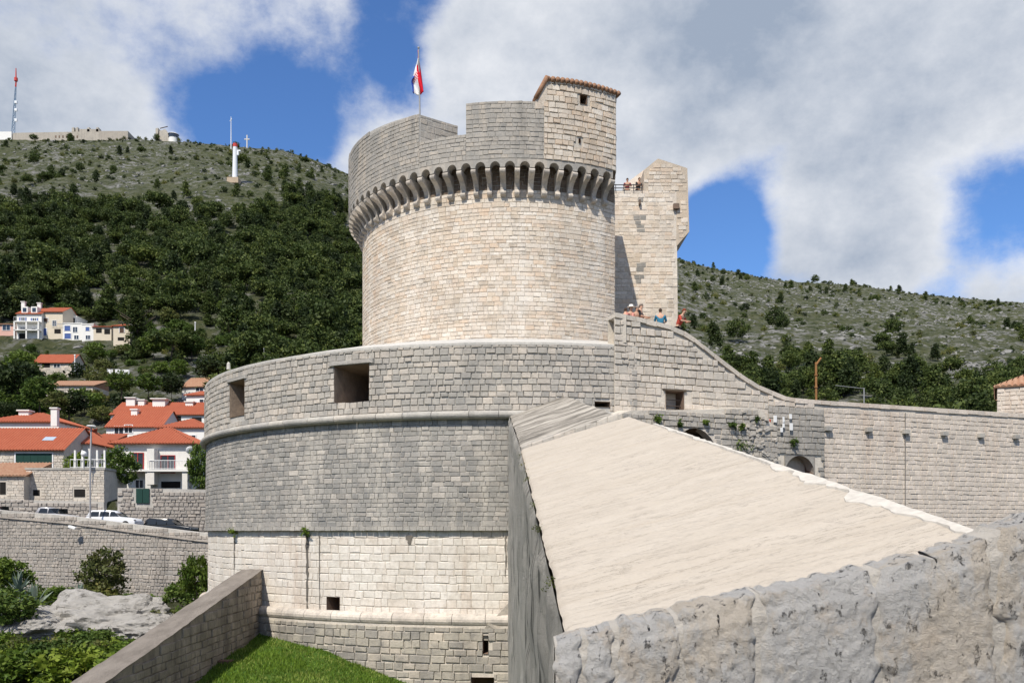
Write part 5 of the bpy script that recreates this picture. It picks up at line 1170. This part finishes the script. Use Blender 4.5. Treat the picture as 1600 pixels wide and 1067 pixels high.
m = MB(); dp = P(297, 703, 93); m.tube([dp + Vector((0, 0, -1)), dp], .03, 6); bm = bmesh.new(); bmesh.ops.create_uvsphere(bm, u_segments=16, v_segments=8, radius=.42)
EE = empty('satellite_dish', dp - Vector((0, 0, 1)), 'round white satellite dish at the corner of the balcony house', 'satellite dish'); m.build('mast', M['rail'], EE)
me = bpy.data.meshes.new('dish'); bm.to_mesh(me); bm.free(); me.materials.append(M['frame']); ob = link('dish', me, EE); ob.location = dp; ob.scale = (1, .25, 1); ob.rotation_euler = (.4, 0, .5)
# middle rows
house('white gabled house with a wide dormer window', 166, 252, 702, 666, 116, 8, 'gable', 2.4, M['render'], M['rooftile'], [(179, 666, 193, 680, 'plain'), (195, 664, 207, 676, 'plain')], chim=[(211, 640, 652, .8)])
house('low tiled lean-to roof beside the leafy tree', 142, 176, 712, 690, 104, 4, 'mono', 1.3, M['render'], M['rooftile'], [])
E, G, w_, h = house('house with hipped pavilion roof over a shaded terrace', 248, 322, 705, 669, 112, 7, 'hip', 1.6, M['render'], M['rooftile'], [(259, 675, 285, 690, 'void'), (276, 678, 284, 690), (292, 680, 306, 694)])
house('long row house with orange roof, dormers and white chimneys', 173, 345, 672, 647, 140, 9, 'gable', 2.4, M['render'], M['rooftile'], [(203, 648, 211, 655), (233, 648, 244, 656, 'void'), (271, 650, 283, 658, 'void'), (300, 652, 315, 660, 'void')], chim=[(206, 622, 634, 1.4), (222, 625, 640, 1.0), (251, 624, 632, 2.0), (297, 628, 640, 1.2)])
house('white house with aged tile roof half hidden by the bastion, upper', 284, 345, 622, 604, 158, 7, 'gable', 2.0, M['render'], M['agedtile'], [(306, 606, 318, 611)], yaw=-.15)
house('white house with orange roof half hidden by the bastion, lower', 291, 345, 645, 618, 150, 6, 'mono', 1.6, M['render'], M['rooftile'], [(312, 624, 325, 632, 'shut')], yaw=-.1)
# hillside
house('low stone cottage with a bright orange roof among trees', 52, 112, 580, 566, 172, 6, 'gable', 2.0, M['rubble'], M['rooftile'], [(66, 568, 78, 574, 'void'), (84, 569, 94, 574, 'plain')])
house('ruined low building with a faded red roof and dark openings', 68, 145, 622, 603, 152, 6, 'mono', 1.8, M['rubble'], M['agedtile'], [(115, 609, 126, 620, 'void'), (131, 610, 143, 622, 'void')])
E, G, w_, h = house('white three storey house with dormers, tallest of the upper row', 26, 65, 531, 490, 203, 9, 'gable', 2.2, M['render'], M['rooftile'], [(33, 496, 39, 503, 'blueshut'), (51, 497, 57, 504, 'blueshut'), (32, 511, 40, 517), (50, 513, 56, 519), (30, 521, 42, 529, 'void')], chim=[(37, 472, 480, .8)])
for x in (.3, .68): m = MB(); m.box(G(w_ * x, 1.0, h + .9), (1.4, 1.6, 1.5)); dm = m.build('dormer', M['render'], E); m = MB(); m.box(G(w_ * x, .17, h + .9), (.8, .06, .9)); m.build('pane', M['glass'], dm)
for z in (.33, .66): m = MB(); m.box(G(w_ / 2, -.6, h * z), (w_, 1.3, .18)); m.build('balcony', M['render'], E); railing(E, G(0, -1.2, h * z), G(w_, -1.2, h * z), 1, 16)
for x in (.02, .5, .98): m = MB(); m.box(G(w_ * x, -1.1, h * .33), (.3, .3, h * .66)); m.build('pillar', M['render'], E)
house('pink house at the left end of the upper row', -15, 24, 531, 507, 205, 7, 'mono', 1.0, M['pink'], M['agedtile'], [(4, 508, 16, 516, 'plain')])
E, G, w_, h = house('beige house with roof terrace openings in the upper row', 65, 98, 531, 487, 204, 8, 'gable', 1.8, M['beige'], M['rooftile'], [(67, 497, 75, 503, 'brown'), (82, 501, 88, 509), (85, 514, 95, 521, 'void'), (68, 513, 73, 524, 'blue')], chim=[(62, 474, 480, .8)])
railing(E, G(w_ * .45, -.5, h * .52), G(w_, -.5, h * .52), 1, 8)
house('white block with blue windows in the upper row', 98, 128, 532, 506, 204, 7, 'flat', 0, M['render'], M['render'], [(101, 509, 110, 517, 'blue'), (114, 511, 121, 519), (101, 521, 111, 529, 'blue'), (116, 524, 123, 530)])
house('grey terrace with a dark open loggia in the upper row', 97, 120, 507, 495, 209, 5, 'flat', 0, M['render'], M['render'], [(100, 497, 117, 506, 'void')])
house('small plain cream house with one blue window', 128, 146, 531, 507, 203, 6, 'flat', 0, M['render'], M['render'], [(134, 511, 140, 517, 'blue'), (134, 524, 141, 530)])
house('low house with orange roof and shaded balcony in the upper row', 146, 174, 530, 511, 203, 6, 'mono', 1.0, M['beige'], M['rooftile'], [(150, 513, 159, 520, 'void'), (163, 514, 172, 522, 'void')])
house('beige tower-like house with a small hipped roof beside the cypress', 177, 203, 535, 510, 200, 4.5, 'hip', 1.0, M['beige'], M['rooftile'], [(187, 512, 194, 520, 'brown'), (184, 527, 194, 532, 'void')])
# laundry on a line
E = empty('washing_line', P(183, 585, 165), 'white laundry hanging on a line on the hillside', 'laundry')
m = MB(); m.tube([P(168, 590, 165), P(168, 576, 165)], .05, 6); m.tube([P(202, 592, 165), P(202, 578, 165)], .05, 6); m.tube([P(168, 576, 165), P(202, 578, 165)], .015, 5); m.build('line', M['rail'], E)
for x0, x1 in ((169, 173), (174, 176), (180, 201)): m = MB(); m.extr([P(x0, 577, 165), P(x1, 577.5, 165), P(x1, 586, 165), P(x0, 584, 165)], (0, .04, 0)); m.build('sheet', M['frame'], E)
# lamp post by the road
lb = P(141, 817, 75); E = empty('street_lamp', lb, 'tall grey street lamp with a flat head beside the white car', 'street lamp'); gs = bpy.data.materials['grey_steel']
m = MB(); m.tube([lb - Vector((0, 0, .8)), P(141, 740, 75), P(142.5, 668, 75)], [.1, .085, .06], 10); m.build('post', gs, E)
m = MB(); m.tube([P(142.5, 668.5, 75), P(142.5, 666, 75), P(142.5, 664.5, 75)], [.1, .42, .3], 14); m.build('lamp_head', M['rail'], E)
lb = P(131, 733, 84); E = empty('globe_lamp', lb, 'white globe lamp standing on the terrace', 'street lamp'); m = MB(); m.tube([lb, P(131, 712, 84)], .06, 8); m.build('post', gs, E)
bm = bmesh.new(); bmesh.ops.create_uvsphere(bm, u_segments=16, v_segments=10, radius=.27); me = bpy.data.meshes.new('globe'); bm.to_mesh(me); bm.free(); me.materials.append(M['frame']); link('globe', me, E).location = P(131, 709, 84)
for px, pt, pb, d, lab in ((412, 521, 565, 190, 'thin pale lamp post above the bastion rim'), (305, 504, 530, 200, 'thin pole in the wood above the houses'), (117, 555, 580, 170, 'white pole beside the orange cottage')):
    m = MB(); m.tube([P(px, pb, d), P(px, pt, d)], [.14, .1], 7); m.tube([P(px - 1, pt, d), P(px + 1.2, pt + .4, d)], .16, 6); tag(m.build('lamp_post', M['rail']), lab, 'lamp post')

# ------------------------------------------------------------------ single trees among the houses
def plant(kind, px, pyb, d, hpx, wide, lab, group='trees among the hillside houses'):
    p = P(px, pyb, d); tree(kind, p - Vector((0, 0, .3)), hpx / F * d, wide, lab, group=group)
for a in (('cypress', 213, 552, 197, 98, 1.25, 'tall dark cypress right of the upper row of houses'), ('dark', 326, 598, 163, 46, 1.35, 'round dense tree above the left bastion rim'), ('umbrella', 268, 572, 178, 62, 1.2, 'umbrella pine with a bare trunk below the wood'), ('pine', 362, 560, 200, 84, 1.1, 'dark pointed conifer above the bastion'),
    ('broad', 186, 772, 89, 84, .85, 'leafy tree in front of the white balcony house'), ('broad', 312, 775, 93, 92, .5, 'narrow tree squeezed between balcony house and bastion'), ('limebush', 121, 734, 90, 34, .9, 'bright green shrub on the terrace beside the white annex'), ('dark', 28, 632, 140, 78, 1.1, 'big dark tree above the garage house'), ('broad', 62, 640, 130, 58, 1.2, 'broad tree left of the ruined building'),
    ('dark', 108, 655, 128, 52, 1.3, 'dark tree below the ruined building'), ('olive', 85, 650, 125, 44, 1.1, 'pale olive tree above the orange roofs'), ('broad', 35, 590, 168, 48, 1.3, 'tree hiding the left end of the cottage'), ('broad', 190, 618, 148, 44, 1.2, 'bushy tree right of the ruined building'), ('broad', 232, 618, 152, 40, 1.3, 'bushy tree above the long row house'), ('dark', 268, 622, 155, 46, 1.0, 'dark tree next to the white gabled house'),
    ('broad', 150, 566, 180, 36, 1.2, 'tree below the cream house'), ('broad', 240, 556, 182, 40, 1.2, 'bushy tree right of the cypress'), ('broad', 300, 560, 182, 42, 1.2, 'green tree between umbrella pine and round tree'), ('broad', 392, 566, 178, 42, 1.4, 'light green tree behind the bastion rim'), ('dark', 12, 660, 122, 40, 1.2, 'dark tree at the left edge above the roofs'), ('broad', 440, 556, 185, 36, 1.5, 'low tree behind the bastion, right of the lamp post')):
    plant(*a)
SLOPE = {}
for i in range(150):
    px, d = rnd.uniform(2, 520), rnd.uniform(122, 222); x = (px - CX) / F * d; z = ground_z(x, d); py = HY - z / d * F
    if (px < 205 and 196 < d < 212) or (45 < px < 150 and (166 < d < 178 or 147 < d < 158)) or (px > 160 and px < 350 and d < 146) or (px > 275 and px < 350 and d < 165): continue
    k = rnd.choice(['broad', 'broad', 'dark', 'olive', 'bush', 'bush', 'olivebush', 'pine']); h_ = rnd.uniform(1.6, 3.0) if 'bush' in k else rnd.uniform(3.2, 5.6)
    if d < 196 and px < 205 and d > 178: h_ = min(h_, 2.2)
    lab = {'broad': 'green broadleaf tree on the slope among the houses', 'dark': 'dark evergreen tree on the slope among the houses', 'olive': 'pale olive tree on the slope among the houses', 'bush': 'green bush on the slope among the houses', 'olivebush': 'dry olive bush on the slope among the houses', 'pine': 'small pine on the slope among the houses'}[k]
    SLOPE.setdefault(lab, []).append((px, tree(k, (x, d, z - .2), h_, rnd.uniform(1.0, 1.5), lab, 'bush' if 'bush' in k else 'tree', group=lab.replace(' on the slope among the houses', 's on the house slope'))))

for lab, lst in SLOPE.items():           # alike trees are told apart by their order along the slope
    lst.sort(key=lambda q: q[0])
    for i, (px, o) in enumerate(lst):
        n_ = i + 1; sf = 'th' if 10 < n_ < 20 else {1: 'st', 2: 'nd', 3: 'rd'}.get(n_ % 10, 'th')
        o['label'] = lab + (', leftmost of its kind' if i == 0 else ', rightmost of its kind' if i == len(lst) - 1 else ', %d%s from the left' % (n_, sf))
# ------------------------------------------------------------------ mountain top
def top_things():
    fm = stone('fort_stone', [(.38, .34, .29), (.46, .42, .36)], (.27, .25, .22), .4); d = 792
    E = empty('hilltop_fort', P(100, 216, d), 'long low stone fort on the mountain crest', 'fort')
    for x0, x1, yt, nm in ((-30, 18, 206, 'wing'), (20, 124, 206, 'curtain'), (124, 155, 202, 'bastion'), (155, 200, 205, 'wing')):
        m = MB(); m.extr([P(x0, 232, d), P(x1, 232, d), P(x1, yt, d), P(x0, yt + (2 if nm == 'curtain' else 0), d)], (0, 25, 0)); w1 = m.build(nm, M['render'] if x0 < 0 else fm, E)
        if nm == 'curtain':
            for i in range(7): m = MB(); m.extr([P(86 + i * 5.6, 215.5, d - .2), P(88 + i * 5.6, 215.5, d - .2), P(88 + i * 5.6, 212, d - .2), P(86 + i * 5.6, 212, d - .2)], (0, 1, 0)); m.build('window', M['dark'], w1)
    for x in (112, 118, 136, 150): m = MB(); m.extr([P(x, 206, d), P(x + 4, 206, d), P(x + 3.5, 199, d), P(x, 200, d)], (0, 6, 0)); m.build('turret', fm, E)
    rd, wh = plain('mast_red', (.5, .05, .04), .5, .05), plain('mast_white', (.7, .72, .75), .5, .05)
    lat = plain('mast_blue_grey', (.2, .27, .36), .5, .05)
    E = empty('radio_mast', P(22, 206, 800), 'tall red and white lattice radio mast on the crest', 'mast'); d = 800
    for i in range(10):
        y0, y1 = 208 - i * 8, 200 - i * 8; w0, w1 = 5.2 - i * .42, 5.2 - (i + 1) * .42; m = MB(); c0, c1 = 20.5 + i * .45, 20.5 + (i + 1) * .45
        for s in (-.5, .5): m.tube([P(c0 + s * w0, y0, d), P(c1 + s * w1, y1, d)], .38, 4); m.tube([P(c0 + s * w0, y0, d), P(c1 - s * w1, y1, d)], .28, 4)
        m.tube([P(c0 - w0 / 2, y0, d), P(c0 + w0 / 2, y0, d)], .28, 4); m.build('lattice_section', rd if i == 9 else lat, E)
    m = MB(); m.tube([P(25, 128, d), P(25, 107, d)], [.75, .35], 8); m.build('antenna', rd, E); m = MB(); m.tube([P(25, 127, d), P(25, 122, d)], 1.5, 10); m.build('drum', rd, E)
    for y in (160, 172, 188): m = MB(); m.box(P(25, y, d - 1.5), (2.2, 1.6, 2.2)); m.build('dish', wh, E)
    d = 780; E = empty('cable_car_station', P(262, 218, d), 'ruined building and round glass station on the crest', 'building')
    m = MB(); m.extr([P(243, 226, d), P(247, 226, d), P(247, 200, d), P(243, 201, d)], (0, 8, 0)); m.extr([P(249, 226, d), P(264, 226, d), P(264, 210, d), P(258, 202, d), P(249, 205, d)], (0, 8, 0)); m.build('ruin', fm, E)
    m = MB(); m.tube([P(271, 226, d), P(271, 216, d)], 4.0, 16); m.build('drum', M['render'], E); m = MB(); m.tube([P(271, 216, d), P(271, 211, d)], 4.3, 16); m.build('glass_band', M['glass'], E); m = MB(); m.tube([P(271, 211, d), P(271, 209.5, d)], [4.8, 3.5], 16); m.build('roof', M['render'], E)
    m = MB(); m.tube([P(250, 201, d), P(262, 198, d)], .4, 4); m.build('beam', M['brown'], E)
    d = min(np.arange(420, 780, 2.), key=lambda q: abs(HY - ground_z((367 - CX) / F * q, q) / q * F - 286)); b = P(367, 287, d); E = empty('cable_pylon', b, 'white column with a red top standing on the slope', 'pylon')
    m = MB(); m.tube([P(367, 292, d), P(367.3, 240, d), P(367.5, 230, d)], [1.5, 1.15, 1.15], 12); m.build('column', wh, E); m = MB(); m.tube([P(367.5, 230, d), P(367.5, 225, d)], 1.25, 12); m.build('red_cap', rd, E)
    m = MB(); m.box(P(371, 236, d), (3.4, 1, .7)); m.box(P(371.5, 240, d), (1, 1, 2)); m.build('arm', wh, E); m = MB(); m.box(P(365.5, 284, d), (6, 5, 3)); m.build('footing', plain('bare_earth', (.42, .33, .24), .95, .2, .5), E)
    m = MB(); m.tube([P(361, 240, 760), P(361, 183, 760)], [.5, .25], 6); m.tube([P(359.5, 190, 760), P(362.5, 186, 760)], .4, 4); tag(m.build('antenna_pole', wh), 'thin antenna pole on the ridge behind the white column', 'antenna')
    m = MB(); d = 790; m.box(P(386, 223, d), (.9, .9, 13)); m.box(P(386, 218, d), (4.6, .8, .9)); tag(m.build('summit_cross', plain('cross_stone', (.55, .54, .52), .8, .05)), 'pale stone cross on the mountain ridge', 'cross')
top_things()

# ------------------------------------------------------------------ behind the right wall
E, G, w_, h = house('stone house with a pale tiled roof rising behind the rampart at the right edge', 1558, 1680, 680, 606, 56, 6, 'hip', 1.5, M['pinkwall'], M['agedtile'], [], yaw=-.5, over=.15, found=12)
m = MB(); st = Stones(); A = P(1558, 660, 56); st.lay(Plane((A.x, 56), (math.cos(-.5), math.sin(-.5))), 0, 4.5, 4, P(0, 607, 56).z, .27, (.3, .6), M['pinkwall'], None, .05, .018); st.emit(E)
d = 52; E = empty('wooden_mast', P(1275, 640, d), 'rusty orange forked post behind the rampart', 'post'); om = plain('rust_orange', (.26, .13, .05), .85, .3, 6)
m = MB(); m.tube([P(1275.5, 665, d), P(1275, 566, d)], .065, 10); m.build('post', om, E); m = MB(); m.tube([P(1275, 570, d), P(1283, 559, d)], .06, 8); m.build('fork', om, E)
for y in (585, 604): m = MB(); m.tube([P(1275, y, d), P(1275, y + 2, d)], .1, 10); m.build('band', om, E)
d = 70; m = MB(); m.tube([P(1350, 680, d), P(1350, 606, d)], .05, 6); m.tube([P(1350, 607, d), P(1305, 602, d)], .025, 5); tag(m.build('cable_post', plain('grey_post', (.25, .26, .27), .7, .1)), 'slim grey post with a cable behind the rampart', 'post')

# ------------------------------------------------------------------ people
def skin(name, joints, edges, mat, parent, root=0, sub=1):
    me = bpy.data.meshes.new(name); me.from_pydata([j[0] for j in joints], edges, []); me.materials.append(mat); o = link(name, me, parent); o.matrix_parent_inverse = Matrix()
    o.modifiers.new('skin', 'SKIN'); s_ = o.modifiers.new('sub', 'SUBSURF'); s_.levels = s_.render_levels = sub
    if not me.skin_vertices: bpy.context.view_layer.objects.active = o
    for v, j in zip(me.skin_vertices[0].data, joints): r = j[1]; v.radius = r if isinstance(r, tuple) else (r, r)
    me.skin_vertices[0].data[root].use_root = True
    return o
def person(loc, yaw, label, shirt, trousers, hair, lean=.25, hat=None, h=1.7, arms='rail'):
    E = empty('person', loc, label, 'person', None); E.rotation_euler = (0, 0, yaw); s = h / 1.7
    E.scale = (s, s, s); sk = M.setdefault('skin', plain('skin_tone', (.5, .3, .21), .6, .08))
    # facing -Y; bent forward by lean
    fw = lambda z: -(z - .95) * lean if z > .95 else 0
    J = [((0, 0, .95), (.15, .11)), ((0, fw(1.2), 1.2), (.14, .10)), ((0, fw(1.42), 1.40), (.16, .10)), ((0, fw(1.5) - .01, 1.50), .055), ((0, fw(1.6) - .03, 1.60), (.075, .09)), ((0, fw(1.68) - .03, 1.69), (.06, .08))]
    Ed = [(0, 1), (1, 2), (2, 3), (3, 4), (4, 5)]
    hd = {}
    for sx in (-1, 1):
        b = len(J); y0 = fw(1.42)
        el, hn = ((sx * .27, y0 - .10, 1.16), (sx * .10, y0 - .34, 1.13)) if arms == 'rail' else ((sx * .25, y0 + .03, 1.13), (sx * .25, y0 - .12, .90))
        J += [((sx * .19, y0, 1.40), .058), (el, .042), (hn, .030), ((hn[0] - sx * .07, hn[1] - .05, hn[2] - .01), (.035, .018))]; Ed += [(2, b), (b, b + 1), (b + 1, b + 2), (b + 2, b + 3)]; hd[sx] = J[b + 3][0]
        b = len(J); J += [((sx * .10, 0, .86), .085), ((sx * .11, -.02, .48), .06), ((sx * .11, .02, .09), .042), ((sx * .11, -.13, .04), (.04, .03))]; Ed += [(0, b), (b, b + 1), (b + 1, b + 2), (b + 2, b + 3)]
    skin('body', J, Ed, sk, E)
    fg = MB()
    for sx in (-1, 1):
        c = Vector(hd[sx])
        for k in range(4): q = c + Vector((0, (k - 1.5) * .018, 0)); L_ = (.06, .075, .07, .055)[k]; fg.tube([q, q + Vector((-sx * L_ * .6, -.01, -.008)), q + Vector((-sx * L_, -.012, -.035))], [.010, .009, .007], 6)
        fg.tube([c + Vector((sx * .03, -.02, .01)), c + Vector((0, -.05, .012)), c + Vector((-sx * .02, -.065, .0))], [.011, .01, .008], 6)
    o = fg.build('fingers', sk, E); o.matrix_parent_inverse = Matrix()
    sh = [(j[0], tuple(q * 1.13 + .008 for q in (j[1] if isinstance(j[1], tuple) else (j[1],) * 2))) for j in J]
    ids = [0, 1, 2, 6, 7, 14, 15] ; mp = {v: i for i, v in enumerate(ids)}
    skin('shirt', [sh[i] for i in ids], [(mp[a], mp[b]) for a, b in Ed if a in mp and b in mp], shirt, E)
    ids = [0, 10, 11, 12, 18, 19, 20]; mp = {v: i for i, v in enumerate(ids)}
    skin('trousers', [sh[i] for i in ids], [(mp[a], mp[b]) for a, b in Ed if a in mp and b in mp], trousers, E)
    hy = fw(1.62) - .03; bm = bmesh.new(); bmesh.ops.create_uvsphere(bm, u_segments=14, v_segments=9, radius=1); bmesh.ops.delete(bm, geom=[v for v in bm.verts if v.co.z < -.05 and v.co.y < .2], context='VERTS'); me = bpy.data.meshes.new('hair'); bm.to_mesh(me); bm.free(); me.materials.append(hair)
    o = bpy.data.objects.new('hair', me); C.objects.link(o); o.parent = E; o.location = (0, hy + .012, 1.655); o.scale = (.088, .104, .105)
    fc = MB(); fc.add([(0, hy - .125, 1.60), (-.017, hy - .09, 1.595), (.017, hy - .09, 1.595), (0, hy - .09, 1.645)], [(0, 1, 3), (0, 3, 2), (0, 2, 1)]); o = fc.build('nose', sk, E); o.matrix_parent_inverse = Matrix()
    ey = MB()
    for sx in (-1, 1): ey.box((sx * .032, hy - .092, 1.64), (.024, .012, .012))
    ey.box((0, hy - .09, 1.565), (.045, .012, .009)); o = ey.build('eyes_and_mouth', plain('eye_dark', (.05, .03, .03), .5, .05) if 'eye_dark' not in bpy.data.materials else bpy.data.materials['eye_dark'], E); o.matrix_parent_inverse = Matrix()
    if hat:
        m = MB(); m.tube([(0, hy, 1.68), (0, hy, 1.69), (0, hy, 1.70), (0, hy, 1.80)], [.19, .185, .105, .085], 16); o = m.build('hat', hat, E); o.matrix_parent_inverse = Matrix()
cl = lambda n, c: plain(n, c, .9, .15, 8)
blk, mar, blu, sal, red, wht = cl('black_cloth', (.015, .015, .018)), cl('maroon_cloth', (.14, .02, .03)), cl('blue_cloth', (.03, .16, .26)), cl('salmon_cloth', (.5, .22, .18)), cl('red_cloth', (.4, .06, .04)), cl('white_hat', (.75, .73, .68))
hb, hr, hl = cl('brown_hair', (.05, .03, .02)), cl('red_hair', (.22, .05, .02)), cl('grey_hair', (.25, .2, .17))
zt_ = P(0, 312, 61).z
person((P(980, 0, 61.85).x, 61.85, zt_), 0, 'person in a maroon top leaning on the turret railing, left of two', mar, blk, hb, .12)
person((P(996, 0, 61.85).x, 61.85, zt_), .5, 'person in dark clothes leaning on the turret railing, right of two', blk, blk, hb, .3)
def on_stair(px, back, z, *a, **k): u = WL.uv(px, 500)[0]; p = WL(u, 0)[0] - WL.n * back; person((p.x, p.y, z), *a, **k)
on_stair(994, 1.0, 8.0, 2.6, 'brown haired person lowest behind the stair parapet', mar, blk, hb, .15, h=1.5)
on_stair(1003, 1.0, 8.0, .3, 'person wearing a white sun hat behind the stair parapet', sal, blk, hb, .1, hat=wht, h=1.58)
on_stair(1010, .95, 8.0, .4, 'bare shouldered person in salmon behind the stair parapet', sal, blk, hl, .25, h=1.55)
on_stair(1017, 1.0, 8.0, 1.2, 'person in a dark shirt with grey hair behind the stair parapet', blk, blk, hl, .1, h=1.72)
on_stair(1051, 1.0, 8.0, 3.0, 'person in a blue jacket seen from behind on the stair landing', blu, blk, hb, .05, h=1.62)
on_stair(1076, .9, 8.0, .9, 'red haired person leaning over the stair parapet', red, blk, hr, .5, h=1.6)
